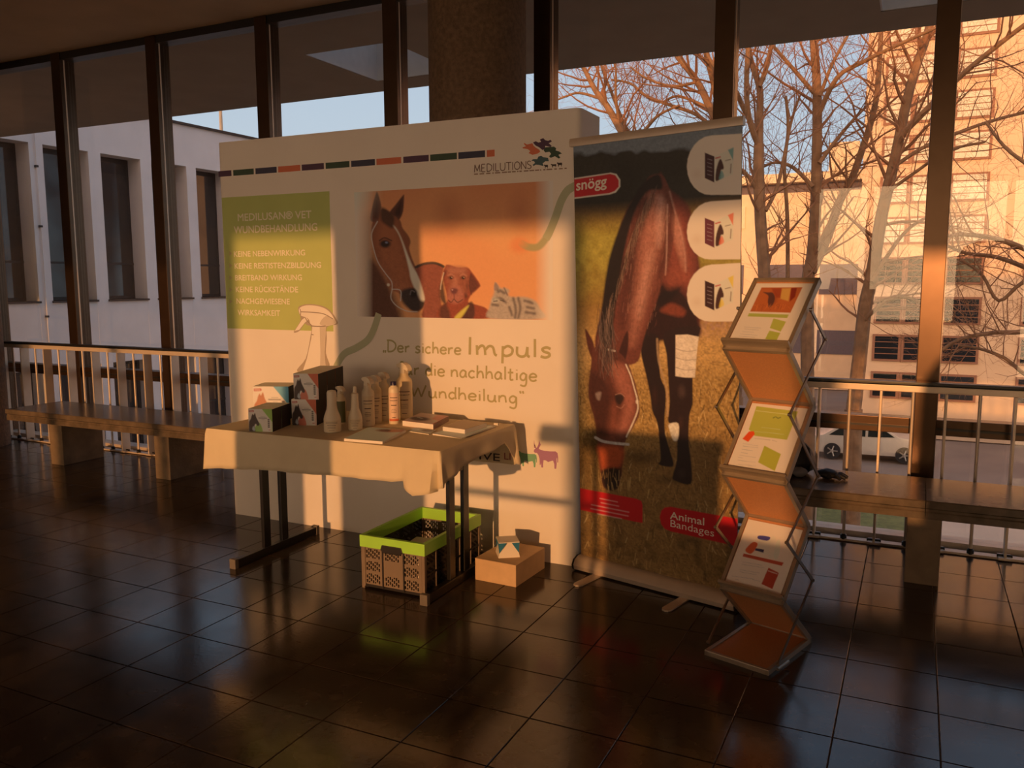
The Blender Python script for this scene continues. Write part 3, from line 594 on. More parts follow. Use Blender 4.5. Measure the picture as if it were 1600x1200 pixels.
silhouette(806, 838, 727, 22, M_sheep)
c = silhouette(834, 871, 729, 29, M_mauve)
for dx, sgn in ((1.5, -1), (5.5, 1)):
    x, z = W2(835+dx, 700); P = [(x-.006, z), (x+.006, z), (x+sgn*.012+.004, z+.018), (x+sgn*.006, z+.04), (x+sgn*.004, z+.02)]
    MB().prism(P, lambda u, v, w: (u, WY-w, v), .0012).build('horn', M_mauve, ew)

# ================================================================== ROLL-UP BANNER
BL, BR_ = Vector((-1.443, 3.777, 0)), Vector((-.674, 3.585, 0)); BD = (BR_-BL).normalized(); BN = Vector((BD.y, -BD.x, 0))     # BN points to the viewer
rb = empty('rollup_banner', ((BL+BR_)/2)); tag(rb, 'tall roll-up banner showing a grazing brown horse with a bandaged leg', 'banner'); rb.location = (0, 0, 0)
def bpt(t, z, n=0.): p = BL+BD*t+BN*(n+.04*max(0, z-.066)); return (p.x, p.y, z)      # the banner tips slightly forward
def bshape(prof, t0, t1, name, material, parent=rb, bevel=0.):   # profile (n,z) swept along the banner
    return MB().prism(prof, lambda u, v, w: bpt(t0+w, v, u), t1-t0).build(name, material, parent, bevel=bevel, smooth=True)
cas = [(.055, .008), (.062, .03), (.05, .055), (.02, .07), (-.02, .07), (-.045, .055), (-.055, .03), (-.05, .008)]
base = bshape(cas, -.005, .84, 'base_cassette', M_alu)
for t in (-.012, .84): bshape([(a*1.06, b) for a, b in cas], t, t+.008, 'end_cap', M_black, base)
for t in (.13, .60):
    pl = [(-.16, -.022), (.16, -.022), (.176, -.015), (.182, 0), (.176, .015), (.16, .022), (-.16, .022)]
    MB().prism(pl, lambda u, v, w, t=t: bpt(t+v, .001+w, u+.05), .007).build('foot', M_alu, base)
bshape([(.012, 2.034), (.014, 2.055), (.008, 2.07), (-.008, 2.07), (-.012, 2.034)], -.02, .83, 'top_bar', M_alu)
MB().tube([bpt(.41, .06, -.03), bpt(.41, 2.05, -.014)], .011).build('pole', M_alu, rb)
BQ = [(896.6, 227.4), (1160.1, 193.6), (1151.8, 928.1), (908.9, 867.2)]
S = Sheet(BQ, 262, 690, (150, 110, 52), (1, 1.28, 1.8))
Y = S.Y+ (S.X-1030)*.06
nz = vnoise(690, 262, 60, 22, 11); nf = vnoise(690, 262, 230, 125, 12); nl = vnoise(690, 262, 14, 6, 13); nm = vnoise(690, 262, 340, 90, 14)
S.blend(np.clip((345-Y)/34, 0, 1), (42, 38, 28)); S.blend(np.clip((330-Y)/60, 0, 1)*nl*.6, (64, 60, 46)); S.blend(np.clip((233+10*nz-Y)/6, 0, 1), (120, 124, 124))
S.blend(np.clip((Y-325)/40, 0, 1)*np.clip((480-Y)/90, 0, 1), (146, 128, 46)); S.blend(np.clip((Y-340)/30, 0, 1)*np.clip((470-Y)/60, 0, 1)*nz*.7, (186, 164, 70))
S.blend(np.clip((Y-470)/60, 0, 1)*np.clip((600-Y)/40, 0, 1)*.9, (196, 150, 86)); S.blend(np.clip((Y-500)/40, 0, 1)*nf*.5, (228, 182, 110))
S.blend(np.clip((Y-660)/50, 0, 1)*.8, (140, 102, 54)); S.blend(np.clip((Y-480)/60, 0, 1)*np.clip(nm*1.6-.8, 0, 1)*.55, (70, 48, 26)); S.blend(np.clip((Y-760)/80, 0, 1)*np.clip(nz*1.8-.9, 0, 1)*.6, (58, 40, 24))
S.blend(np.clip(1-abs(Y-515)/28, 0, 1)*nf*.7*(S.X > 1080), (172, 128, 120))
rs = random.Random(2)
for k in range(620):
    x = rs.uniform(900, 1160); y = rs.uniform(600, 935); ln = rs.uniform(5, 15); dx = rs.uniform(-6, 6)
    S.stroke([(x, y), (x+dx*.5, y-ln*.5), (x+dx, y-ln)], rs.uniform(.7, 1.5), rs.choice([(214, 172, 104), (188, 142, 80), (94, 66, 36), (62, 46, 26), (226, 190, 126)]), rs.uniform(.3, .8))
A_ = lambda L: [(880+x/4, 180+y/4) for x, y in L]; B_ = lambda L: [(880+x/4, 460+y/4) for x, y in L]; C_ = lambda L: [(880+x/5.333, 740+y/5.333) for x, y in L]
S.blob(940, 690, 36, 30, (44, 30, 20), .7, .6); S.blob(1000, 715, 45, 16, (60, 42, 26), .6, .8); S.blob(1050, 750, 40, 10, (60, 42, 26), .5, .8)
# body and hind part
S.poly(A_([(600, 375), (660, 460), (740, 520), (800, 600), (840, 800), (860, 960), (880, 1120), (860, 1300), (840, 1380), (600, 1400), (560, 1200), (560, 800)]), (104, 48, 38), 1, 6)
S.poly(A_([(680, 520), (740, 580), (790, 760), (820, 950), (800, 1050), (720, 1000), (650, 900), (640, 640)]), (146, 72, 54), .8, 14)
S.poly(A_([(660, 470), (700, 600), (760, 800), (770, 950), (750, 960), (690, 760), (650, 560)]), (214, 150, 120), .35, 8)
# chest, belly shade
S.poly(B_([(600, -60), (720, -30), (800, 60), (850, 180), (845, 280), (700, 260), (600, 300), (500, 320), (520, 180), (560, 40)]), (46, 20, 16), 1, 7); S.poly(B_([(610, 100), (680, 55), (765, 100), (745, 140), (660, 125)]), (134, 62, 40), .9, 6)
S.poly(A_([(590, 1150), (640, 1090), (740, 1070), (720, 1110), (690, 1140), (620, 1190)]), (30, 14, 12), .9, 6)
# legs
S.poly(B_([(500, 260), (488, 360), (520, 500), (548, 640), (560, 730), (590, 800), (602, 900), (612, 1030), (598, 1058), (640, 1075), (692, 1068), (668, 970), (642, 880), (636, 780), (644, 680), (640, 590), (612, 520), (602, 400), (592, 260)]), (38, 20, 16), 1, 2)
S.poly(B_([(640, 240), (650, 380), (662, 560), (668, 680), (660, 800), (722, 812), (716, 900), (712, 1040), (688, 1130), (698, 1162), (800, 1184), (802, 1050), (786, 920), (792, 760), (812, 680), (812, 520), (832, 300), (850, 200)]), (42, 22, 18), 1, 2)
S.blob(1066, 612, 8, 14, (88, 62, 52), .7, .9); S.blob(1064, 660, 6, 14, (74, 44, 34), .6, .9); S.blob(1024, 620, 6, 22, (66, 34, 26), .6, .9); S.blob(1066, 740, 9, 10, (70, 50, 42), .5, .9)
S.stroke(B_([(590, 280), (600, 420), (650, 600), (655, 760)]), 3, (188, 150, 108), .7, 2)
S.poly(B_([(705, 255), (780, 252), (850, 266), (838, 370), (826, 522), (760, 520), (704, 512)]), (232, 224, 212), 1, 1.5, False)
for yy in (345, 400, 462): S.stroke(B_([(706, yy-4), (770, yy+12), (832, yy+6)]), 1.1, (168, 150, 132), .8)
S.poly(B_([(664, 812), (722, 808), (720, 905), (690, 912), (668, 850)]), (226, 218, 206), 1, 2)
# neck
S.poly(A_([(540, 385), (620, 375), (668, 470), (700, 620), (690, 800), (660, 950), (620, 1050), (590, 1160), (540, 1290), (500, 1420), (470, 1540), (380, 1560), (300, 1500), (200, 1440), (250, 1200), (268, 1060), (300, 900), (340, 760), (380, 640), (430, 540), (500, 465)]), (112, 58, 44), 1, 2.5)
S.poly(A_([(540, 520), (600, 500), (640, 600), (610, 780), (570, 960), (520, 1150), (480, 1320), (430, 1440), (440, 1200), (470, 900), (500, 680)]), (184, 116, 92), .8, 20)
S.poly(A_([(600, 520), (630, 560), (622, 700), (600, 820), (590, 700)]), (226, 172, 148), .55, 14); S.poly(A_([(530, 900), (560, 860), (520, 1080), (480, 1260), (470, 1180)]), (218, 160, 132), .45, 16)
S.poly(A_([(480, 560), (520, 520), (500, 700), (440, 900), (400, 1100), (390, 1300), (360, 1300), (370, 1050), (410, 800)]), (70, 32, 26), .7, 14); S.poly(A_([(430, 860), (450, 900), (440, 1100), (410, 1200), (410, 1000)]), (52, 26, 22), .6, 12)
S.poly(A_([(640, 600), (672, 640), (664, 830), (610, 1010), (600, 960), (640, 800)]), (86, 38, 30), .7, 10); S.stroke(A_([(655, 560), (652, 700), (650, 850), (642, 1000)]), 1.6, (226, 180, 156), .55, 2.5); S.stroke(A_([(668, 480), (700, 600), (740, 740), (762, 860), (768, 980)]), 2, (214, 160, 136), .5, 3)
S.poly(A_([(690, 640), (720, 640), (752, 800), (740, 880), (704, 780)]), (206, 140, 116), .4, 10); S.poly(A_([(650, 1000), (700, 960), (780, 1000), (800, 1080), (740, 1060), (660, 1080)]), (166, 84, 60), .6, 14)
for k in range(420):
    x = rs.uniform(380, 700); y = rs.uniform(480, 1350); cx_ = 560-(y-500)*.13
    if abs(x-cx_) > 130: continue
    S.stroke(A_([(x, y), (x-8+rs.uniform(-5, 5), y+rs.uniform(24, 60))]), .8, rs.choice([(206, 146, 118), (74, 36, 28), (150, 84, 64), (120, 62, 46)]), rs.uniform(.15, .4))
# mane
S.poly(A_([(600, 372), (520, 410), (440, 520), (385, 630), (330, 770), (290, 900), (262, 1060), (240, 1240), (225, 1380), (290, 1440), (330, 1200), (360, 1000), (385, 850), (420, 700), (470, 560), (540, 470), (620, 460)]), (34, 24, 20), 1, 4)
for k in range(150):
    t = rs.random(); a0 = (580-320*t**.8+rs.uniform(-10, 24), 430+900*t); S.stroke(A_([a0, (a0[0]-14+rs.uniform(-8, 8), a0[1]+50), (a0[0]-22+rs.uniform(-10, 16), a0[1]+110)]), .9, rs.choice([(120, 92, 74), (150, 116, 92), (20, 14, 12), (92, 68, 54)]), .55)
# head
S.poly(B_([(140, 218), (165, 250), (196, 320), (200, 430), (168, 370), (150, 300)]), (92, 44, 32), 1, 2); S.poly(B_([(404, 228), (408, 330), (380, 440), (340, 420), (360, 330)]), (64, 30, 24), 1, 2)
S.poly(B_([(200, 330), (175, 460), (160, 600), (170, 680), (200, 790), (215, 900), (222, 1000), (240, 1130), (255, 1200), (310, 1225), (355, 1190), (375, 1060), (388, 930), (440, 830), (480, 740), (468, 620), (440, 520), (400, 420), (330, 350)]), (98, 50, 38), 1, 2)
S.poly(B_([(300, 440), (390, 450), (430, 560), (455, 680), (430, 800), (380, 880), (340, 860), (380, 700), (330, 560)]), (170, 100, 78), .85, 12); S.poly(B_([(290, 700), (330, 690), (340, 860), (300, 920), (280, 820)]), (150, 82, 60), .6, 12)
S.poly(B_([(170, 480), (250, 520), (300, 620), (300, 760), (260, 880), (215, 880), (185, 740), (165, 620)]), (58, 28, 22), .75, 12)
S.poly(B_([(222, 945), (370, 960), (372, 1040), (330, 1100), (250, 1100), (228, 1020)]), (184, 84, 46), .9, 8); S.poly(B_([(245, 1100), (355, 1090), (350, 1195), (310, 1225), (262, 1205)]), (34, 22, 20), .95, 5)
S.poly(B_([(328, 630), (372, 628), (384, 655), (360, 690), (335, 680)]), (36, 24, 22), .9, 4); S.stroke(B_([(330, 628), (360, 620), (388, 640)]), 1.2, (196, 150, 126), .5); S.stroke(B_([(335, 700), (365, 712), (384, 690)]), 1.2, (190, 140, 116), .5)
S.poly(B_([(205, 620), (240, 612), (232, 660), (214, 655)]), (170, 146, 132), .55, 3)
S.stroke(B_([(395, 440), (425, 510), (445, 580), (462, 640)]), 2.2, (226, 204, 178), .95); S.stroke(B_([(462, 640), (470, 715), (440, 800), (398, 890)]), 2.6, (214, 192, 166), .95); S.stroke(B_([(205, 895), (250, 918), (320, 930), (410, 938)]), 4.2, (206, 192, 178), .95)
S.blob(996, 628, 3, 4, (240, 224, 200), .9); S.stroke(B_([(280, 345), (325, 355)]), 3, (196, 176, 160), .9)
for k in range(110):
    x = rs.uniform(225, 320); y = rs.uniform(40, 360); S.stroke(B_([(x, y), (x+rs.uniform(-16, 16), y+90), (x+rs.uniform(-30, 40), y+rs.uniform(150, 210))]), .9, rs.choice([(96, 76, 66), (128, 102, 88), (30, 22, 20), (60, 44, 38)]), .6)
for k in range(60):
    x = rs.uniform(905, 985); y = rs.uniform(745, 772); S.stroke([(x, y), (x+rs.uniform(-3, 3), y-rs.uniform(6, 18))], .9, rs.choice([(206, 166, 100), (170, 130, 76)]), .7)
S.c *= (1+(vnoise(690, 262, 330, 130, 31)*.6+vnoise(690, 262, 160, 64, 32)*.4-.5)*.45)[..., None]
# white tags with product boxes
def tag_shape(y0, y1, acc, side):
    yc, r = (y0+y1)/2, (y1-y0)/2; sl = -.06; P = []
    for k in range(13): t = math.pi/2+math.pi*k/12; P.append((1112+38*math.cos(t), yc-r*math.sin(t)+(1112+38*math.cos(t)-1110)*sl))
    P = [(1170, y0+60*sl)]+P+[(1170, y1+30*sl*.3)]
    S.poly(P, (236, 230, 220), 1, 1.4, False)
    S.blob(1090, yc+14, 12, 12, (212, 180, 150), .4, 1.)
    bxx = 1102; S.poly([(bxx, yc-20), (bxx+15, yc-14), (bxx+15, yc+27), (bxx, yc+20)], side, 1, 1.1, False)
    S.poly([(bxx+15, yc-14), (bxx+45, yc-28), (bxx+44, yc+14), (bxx+15, yc+27)], (222, 212, 198), 1, 1.1, False); S.poly([(bxx, yc-20), (bxx+30, yc-30), (bxx+45, yc-28), (bxx+15, yc-14)], (232, 224, 212), 1, 1.1, False)
    S.poly([(bxx+36, yc-24), (bxx+45, yc-28), (bxx+44, yc-8)], acc, .9, 1.2, False); S.poly([(bxx+17, yc+24), (bxx+18, yc+6), (bxx+24, yc-10), (bxx+29, yc), (bxx+29, yc+6), (bxx+25, yc+8), (bxx+25, yc+20)], (70, 36, 28), 1, 1.5); S.poly([(bxx+22, yc+22), (bxx+26, yc+8), (bxx+30, yc+18)], acc, .8, 1.5)
    S.stroke([(bxx+32, yc-7), (bxx+40, yc-9)], 1.2, (90, 80, 76), .8); S.stroke([(bxx+41, yc-2), (bxx+40, yc+12)], 1.6, (90, 70, 66), .7); S.stroke([(bxx+17, yc-11), (bxx+24, yc-13)], 2, (190, 50, 44), .9)
    for k in range(5): S.stroke([(bxx+4, yc-10+k*6), (bxx+11, yc-8+k*6)], .8, (200, 180, 170), .5)
tag_shape(212, 305, (110, 160, 150), (64, 26, 30)); tag_shape(315, 406, (226, 110, 74), (104, 44, 52)); tag_shape(414, 503, (232, 196, 70), (60, 28, 24))
# red labels
S.poly([(898, 278.5), (955, 270), (964, 272), (970, 281), (970, 292), (963, 301), (954, 304), (898, 311)], (228, 214, 206), 1, 1.2, False); S.poly([(898, 280.5), (954, 272), (962, 274), (967.5, 282), (967.5, 292), (961, 299), (953, 302), (898, 309)], (196, 28, 34), 1, 1.2, False)
S.poly(C_([(140, 120), (610, 208), (655, 228), (665, 260), (665, 410), (600, 400), (140, 300)]), (200, 28, 34), 1, 1.3, False)
for k, (a, b) in enumerate([(310, 455), (320, 465), (240, 550), (235, 545), (290, 490)]): S.stroke(C_([(a, 205+k*33+(a-300)*.2), (b, 205+k*33+(b-300)*.2)]), 1.5, (230, 196, 180), .55, 1.2, False)
S.poly(C_([(850, 282), (900, 276), (1600, 402), (1600, 640), (900, 480), (850, 460), (820, 420), (808, 360), (822, 308)]), (196, 24, 32), 1, 1.3, False)
def bsheet(U, V):
    tl, tr, br, bl = [np.array(bpt(*p)) for p in ((-.003, 2.04, .004), (.822, 2.04, .004), (.826, .066, .004), (.003, .066, .004))]
    U = U[:, None]; V = V[:, None]; return tl*(1-U)*(1-V)+tr*U*(1-V)+br*U*V+bl*(1-U)*V
S.build('printed_sheet', bsheet, M_gloss, rb)
MB().prism([(-.003, 2.04), (.822, 2.04), (.826, .066), (.003, .066)], lambda u, v, w: bpt(u, v, -.002+w), .004).build('banner_back', flat('banner_grey', (150, 146, 140)), rb)
BHI = np.linalg.inv(homog(BQ))
def B2(x, y): a = BHI @ np.array([x, y, 1.]); return (a[0]/a[2]*.824, 2.04-a[1]/a[2]*1.974)
bdv = np.array([BD.x, BD.y, 0])
def btext(txt, x0, y0, x1, y1, cap, material, bold=0.):
    ta, za = B2(x0, y0); tb, zb = B2(x1, y1); d = np.array(bpt(tb, zb))-np.array(bpt(ta, za)); L = np.linalg.norm(d); hh = B2(x0, y0-cap)[1]-za
    lettering(txt, bpt(ta, za, .0055), d/L, (0, 0, 1), L, hh, material, rb, bold)
btext('sn\u00f6gg', 901, 298, 948, 291, 17, M_white, .03)
btext('Animal', 1048.5, 810, 1101.5, 820.5, 11.5, M_white, .02); btext('Bandages', 1049, 822.5, 1117, 838.5, 11.5, M_white, 0.)
# ================================================================== ZIG-ZAG LITERATURE STAND
M_frame = mat('stand_frame', (176, 162, 142), .4, metal=.55, vary=.05)
M_cork = mat('perforated_board', (196, 138, 92), .6, vary=.08, scale=160, bump=.2, bscale=260)
M_steel = mat('scissor_steel', (150, 138, 124), .3, metal=.85, vary=.05)
SO, SR = (-.541, 3.028, 0), math.radians(-16.5)
st = empty('literature_stand', SO, SR); tag(st, 'folding zig-zag literature stand with three leaflet trays on scissor arms', 'stand')
SWD = .13
NODE = [(0, .012), (.38, .012), (.11, .245), (.318, .487), (.10, .70), (.318, .957), (.08, 1.18), (.323, 1.422)]
def slab_fn(a, b):
    e = Vector((0, b[0]-a[0], b[1]-a[1])); L = e.length; e.normalize(); nn = Vector((0, -e.z, e.y))
    return L, (lambda x, s, w: tuple(Vector((x, a[0], a[1]))+e*s+nn*w))
def sbox(fn, x0, x1, s0, s1, w0, w1):
    P = [fn(x, s, w) for w in (w0, w1) for x, s in ((x0, s0), (x1, s0), (x1, s1), (x0, s1))]
    return MB().add(P, [(0, 3, 2, 1), (4, 5, 6, 7), (0, 1, 5, 4), (1, 2, 6, 5), (2, 3, 7, 6), (3, 0, 4, 7)])
def framed(a, b, tray, name):
    L, fn = slab_fn(a, b); w = SWD
    p = sbox(fn, -w+.01, w-.01, .008, L-.008, -.004, .002).build(name, M_cork, st)
    hi = .012 if tray else .008
    for sx in (-1, 1): sbox(fn, min(sx*w, sx*(w-.014)), max(sx*w, sx*(w-.014)), 0, L, -.014, hi).build('side_rail', M_frame, p, bevel=.002)
    sbox(fn, -w, w, 0, .014 if not tray else .012, -.014, .034 if tray else hi).build('front_lip' if tray else 'rail', M_frame, p, bevel=.003)
    sbox(fn, -w, w, L-.014, L, -.014, hi).build('rail', M_frame, p, bevel=.002)
    return L, fn
framed(NODE[0], NODE[1], False, 'base_board')
trays = []
for k in range(1, 7):
    a, b = NODE[k], NODE[k+1]
    if k % 2: framed(b, a, False, 'link_board')          # leans forward
    else: trays.append(framed(a, b, True, 'tray'))
ARM = [(.05, .03), (.335, .27), (.085, .48), (.345, .68), (.068, .95), (.36, 1.20), (.215, 1.315)]
for sx in (-1, 1):
    x = sx*(SWD+.012)
    for a, b in zip(ARM[:-1], ARM[1:]):
        d = Vector((0, b[0]-a[0], b[1]-a[1])).normalized(); nn = Vector((0, -d.z, d.y))*.006
        A, B = Vector((x, a[0], a[1])), Vector((x, b[0], b[1])); xx = Vector((.0025, 0, 0))
        P = [A-nn-xx, A+nn-xx, A+nn+xx, A-nn+xx, B-nn-xx, B+nn-xx, B+nn+xx, B-nn+xx]
        MB().add(P, [(0, 1, 2, 3), (4, 7, 6, 5), (0, 4, 5, 1), (1, 5, 6, 2), (2, 6, 7, 3), (3, 7, 4, 0)]).build('scissor_arm', M_steel, st)
    for a in ARM: MB().tube([(x-.006, a[0], a[1]), (x+.006, a[0], a[1])], .006, 10).build('rivet', M_steel, st)
    for a, b in zip(ARM[:-1], ARM[1:]):
        pass
MB().tube([(SWD+.02, .03, .02), (SWD+.02, .12, .02)], .006).build('foot_stop', M_steel, st)
# leaflets in the trays
M_paper = flat('paper', (238, 234, 226))
def leaflet(tray, quad, art, label):
    L, fn = tray; r = empty('leaflet', SO, SR); tag(r, label, 'leaflet', 'leaflets in the zig-zag stand')
    x0, x1, s0, s1 = -.112, .112, .014, L-.026
    sbox(fn, x0, x1, s0, s1, .003, .007).build('paper_stack', M_paper, r)
    s = Sheet(quad, 96, 124, (238, 234, 226)); art(s)
    def f(U, V): return np.array([fn(x0+u*(x1-x0), s1-v*(s1-s0), .0075) for u, v in zip(U, V)])
    s.build('printed_face', f, M_gloss, r)
def lines(s, rows, col=(150, 142, 132)):
    for x0, y0, x1, y1 in rows: s.stroke([(x0, y0), (x1, y1)], 6, col, .6, 6, False)
def art1(s):
    P = [(680, 165), (1290, 185), (1110, 552), (495, 520)]
    s.poly(P, (190, 92, 44), 1, 10, False); s.blob(850, 330, 90, 120, (110, 34, 30), .6, 1); s.poly([(990, 190), (1120, 190), (1080, 380), (960, 340)], (214, 150, 70), .9, 20, False); s.poly([(1125, 190), (1210, 190), (1180, 320), (1100, 390)], (128, 34, 26), .9, 14, False)
    s.poly([(700, 235), (770, 240), (850, 250), (880, 330), (850, 420), (790, 470), (770, 380), (780, 290)], (84, 50, 44), .9, 14); s.poly([(830, 185), (980, 190), (960, 330), (900, 320)], (150, 50, 32), .7, 20, False)
    for k in range(30): x = random.uniform(540, 1080); s.stroke([(x, random.uniform(420, 530)), (x+30, random.uniform(400, 500))], 7, random.choice([(226, 120, 60), (140, 54, 34)]), .5, 6)
    s.blend(((s.X < 0)*1.)*0, (0, 0, 0))
    s.poly([(478, 545), (1085, 580), (1060, 630), (455, 592)], (176, 164, 70), 1, 6, False)
    s.poly([(855, 632), (1042, 685), (960, 832), (795, 775)], (182, 166, 66), 1, 6, False); s.poly([(790, 815), (955, 852), (885, 988), (720, 940)], (178, 164, 62), 1, 6, False)
    lines(s, [(400, 755, 660, 775), (400, 785, 620, 805), (370, 825, 550, 835), (330, 860, 600, 885), (310, 890, 560, 915), (250, 920, 320, 930), (300, 955, 600, 985)])
def art2(s):
    s.poly([(650, 120), (1268, 200), (1085, 612), (600, 545), (520, 450)], (182, 166, 64), 1, 8, False); s.stroke([(640, 183), (1180, 250)], 9, (214, 206, 130), .9, 6, False)
    s.stroke([(890, 290), (930, 275), (960, 295), (1000, 282)], 14, (92, 100, 48), .8, 8); lines(s, [(710, 425, 990, 460), (610, 480, 1040, 530)], (206, 200, 150))
    s.poly([(520, 480), (590, 478), (605, 520), (500, 632), (418, 585)], (230, 74, 30), 1, 8, False); lines(s, [(600, 582, 830, 612), (860, 618, 930, 632)], (120, 112, 100))
    s.poly([(740, 692), (985, 822), (880, 1075), (632, 935)], (180, 162, 56), 1, 8, False)
    lines(s, [(420, 652, 640, 690), (420, 690, 640, 720), (400, 735, 560, 765), (385, 785, 480, 800), (365, 820, 600, 862), (340, 855, 400, 865), (330, 895, 590, 935), (330, 955, 600, 990), (260, 965, 320, 972)])
def art3(s):
    s.blob(790, 450, 110, 170, (214, 190, 156), .6, 1.); s.poly([(640, 350), (800, 330), (820, 480), (760, 560), (620, 540)], (222, 214, 200), 1, 8, False)
    s.poly([(815, 330), (850, 320), (870, 360), (860, 560), (770, 590)], (224, 206, 170), 1, 10); s.poly([(880, 380), (930, 390), (900, 600), (840, 590)], (216, 196, 158), 1, 10)
    s.poly([(640, 305), (740, 312), (795, 330), (755, 372), (632, 346)], (76, 66, 120), 1, 6); s.poly([(595, 470), (712, 490), (700, 532), (585, 500)], (52, 50, 78), 1, 6, False)
    s.poly([(555, 392), (620, 405), (605, 460), (530, 545), (455, 495)], (206, 86, 46), 1, 8); s.poly([(430, 540), (978, 670), (955, 715), (415, 580)], (188, 72, 46), 1, 6, False)
    s.poly([(768, 740), (915, 815), (822, 1052), (668, 975)], (182, 62, 40), 1, 6, False); s.stroke([(765, 785), (890, 830)], 12, (226, 190, 170), .8, 6, False)
    lines(s, [(410, 655, 680, 705), (400, 690, 700, 740), (370, 765, 640, 815), (370, 795, 600, 840), (260, 855, 560, 900), (300, 905, 345, 912), (540, 905, 650, 935), (750, 1080, 800, 1092)])
leaflet(trays[2], [(605, 100), (1448, 135), (1040, 1030), (135, 980)], art1, 'leaflet with an orange picture in the topmost tray of the stand')
leaflet(trays[1], [(590, 75), (1420, 160), (1010, 1165), (165, 1000)], art2, 'leaflet with a large green block in the middle tray of the stand')
leaflet(trays[0], [(510, 95), (1225, 240), (935, 1170), (150, 945)], art3, 'leaflet with bottles and a red bar in the lowest tray of the stand')

# ================================================================== TABLE AND CLOTH
M_leg = mat('table_leg_paint', (26, 23, 21), .32, vary=.1); M_cap = mat('grey_plastic', (110, 104, 96), .5); M_top = mat('table_board', (176, 160, 136), .5)
TX_0, TX_1, TY_0, TY_1, TZ = -3.052, -1.752, 2.938, 3.655, .72
tb = empty('folding_table', ((TX_0+TX_1)/2, (TY_0+TY_1)/2, 0)); tag(tb, 'folding table with black T-shaped legs under the beige cloth', 'table'); tb.location = (0, 0, 0)
bx(TX_0, TX_1, TY_0, TY_1, TZ-.025, TZ-.002).build('tabletop', M_top, tb, bevel=.003)
for x in (-3.005, -1.893):
    ft = bx(x-.016, x+.016, 3.03, 3.66, .004, .044).build('foot', M_leg, tb, bevel=.003)
    for y in (3.03, 3.66): bx(x-.019, x+.019, y-.012, y+.012, 0, .05).build('end_cap', M_cap, ft, bevel=.002)
    for y in (3.265, 3.40): bx(x-.010, x+.010, y-.024, y+.024, .044, TZ-.025).build('leg', M_leg, tb, bevel=.002)
    s = 1 if x < -2.5 else -1
    MB().tube([(x, 3.33, .56), (x+s*.16, 3.33, TZ-.027)], .008).build('brace', M_leg, tb)
    bx(x-.008, x+.008, 3.265, 3.40, .54, .57).build('crossbar', M_leg, tb)
M_cloth = mat('table_cloth', (236, 224, 194), .85, vary=.04, scale=9, trans=.16)
def cloth():
    per = []                                                # (x, y, outward nx, ny, hem z, flare)
    def seg(p, q, n, z0, z1, f0_, f1_, nx, ny):
        for k in range(n):
            t = k/n; per.append((p[0]+(q[0]-p[0])*t, p[1]+(q[1]-p[1])*t, nx, ny, z0+(z1-z0)*t, f0_+(f1_-f0_)*t))
    e = .006; x0, x1, y0, y1 = TX_0-e, TX_1+e, TY_0-e, TY_1+e
    def corner(cx, cy, a0, z0, zc, z1, fl):
        for k in range(7):
            t = k/7; a = a0+math.pi/2*t; b = 1-abs(2*t-1)
            per.append((cx+.012*math.cos(a), cy+.012*math.sin(a), math.cos(a), math.sin(a), (z0+(z1-z0)*t)*(1-b)+zc*b, fl*b+.006))
    c = .012
    corner(x0+c, y0+c, math.pi, .535, .522, .527, .01)
    seg((x0+c, y0), (-2.75, y0), 18, .527, .551, .004, .006, 0, -1); seg((-2.75, y0), (-2.17, y0), 28, .551, .570, .006, .008, 0, -1); seg((-2.17, y0), (-1.98, y0), 10, .570, .572, .008, .012, 0, -1)
    seg((-1.98, y0), (-1.905, y0), 5, .572, .585, .012, .02, 0, -1); seg((-1.905, y0), (-1.85, y0), 5, .56, .535, .03, .05, 0, -1); seg((-1.85, y0), (x1-c, y0), 6, .535, .552, .05, .045, 0, -1)
    corner(x1-c, y0+c, -math.pi/2, .552, .57, .585, .025)
    seg((x1, y0+c), (x1, 3.12), 9, .585, .622, .012, .006, 1, 0); seg((x1, 3.12), (x1, 3.52), 14, .622, .652, .006, .004, 1, 0); seg((x1, 3.52), (x1, y1-c), 6, .652, .54, .004, .008, 1, 0)
    corner(x1-c, y1-c, 0, .54, .512, .52, .02)
    seg((x1-c, y1), (x0+c, y1), 50, .515, .52, .005, .005, 0, 1); corner(x0+c, y1-c, math.pi/2, .52, .52, .535, .01); seg((x0, y1-c), (x0, y0+c), 24, .535, .535, .004, .004, -1, 0)
    n = len(per); mb = MB(); R = 9
    for r in range(R):
        t = r/(R-1)
        for i, (x, y, nx, ny, hz, flr) in enumerate(per):
            z = TZ-(TZ-hz)*t
            wav = .006*math.sin(i*.37)+.004*math.sin(i*.91+1) ; off = flr*t+wav*t*(.4+.6*t)+(.002 if r else -.004)
            mb.v.append((x+nx*off, y+ny*off, z+(.0015 if r == 0 else 0)))
    for r in range(R-1):
        for i in range(n): mb.f.append((r*n+i, r*n+(i+1) % n, (r+1)*n+(i+1) % n, (r+1)*n+i))
    mb.f.append(tuple(range(n)))
    o = mb.build('tablecloth', M_cloth, smooth=True); return o
cl_ = cloth(); tag(cl_, 'beige cloth draped over the folding table, its corner hanging lower', 'tablecloth')
sm_ = cl_.modifiers.new('thickness', 'SOLIDIFY'); sm_.thickness = .0012; sm_.offset = 0
yk = TY_1-.004
lettering('IVE', (-1.945, yk, .530), (1, 0, 0), (0, 0, 1), .115, .040, M_ink, cl_, .01); lettering('LI', (-1.806, yk, .542), (1, 0, 0), (0, 0, 1), .035, .036, flat('print_faded_red', (150, 84, 80)), cl_, 0)

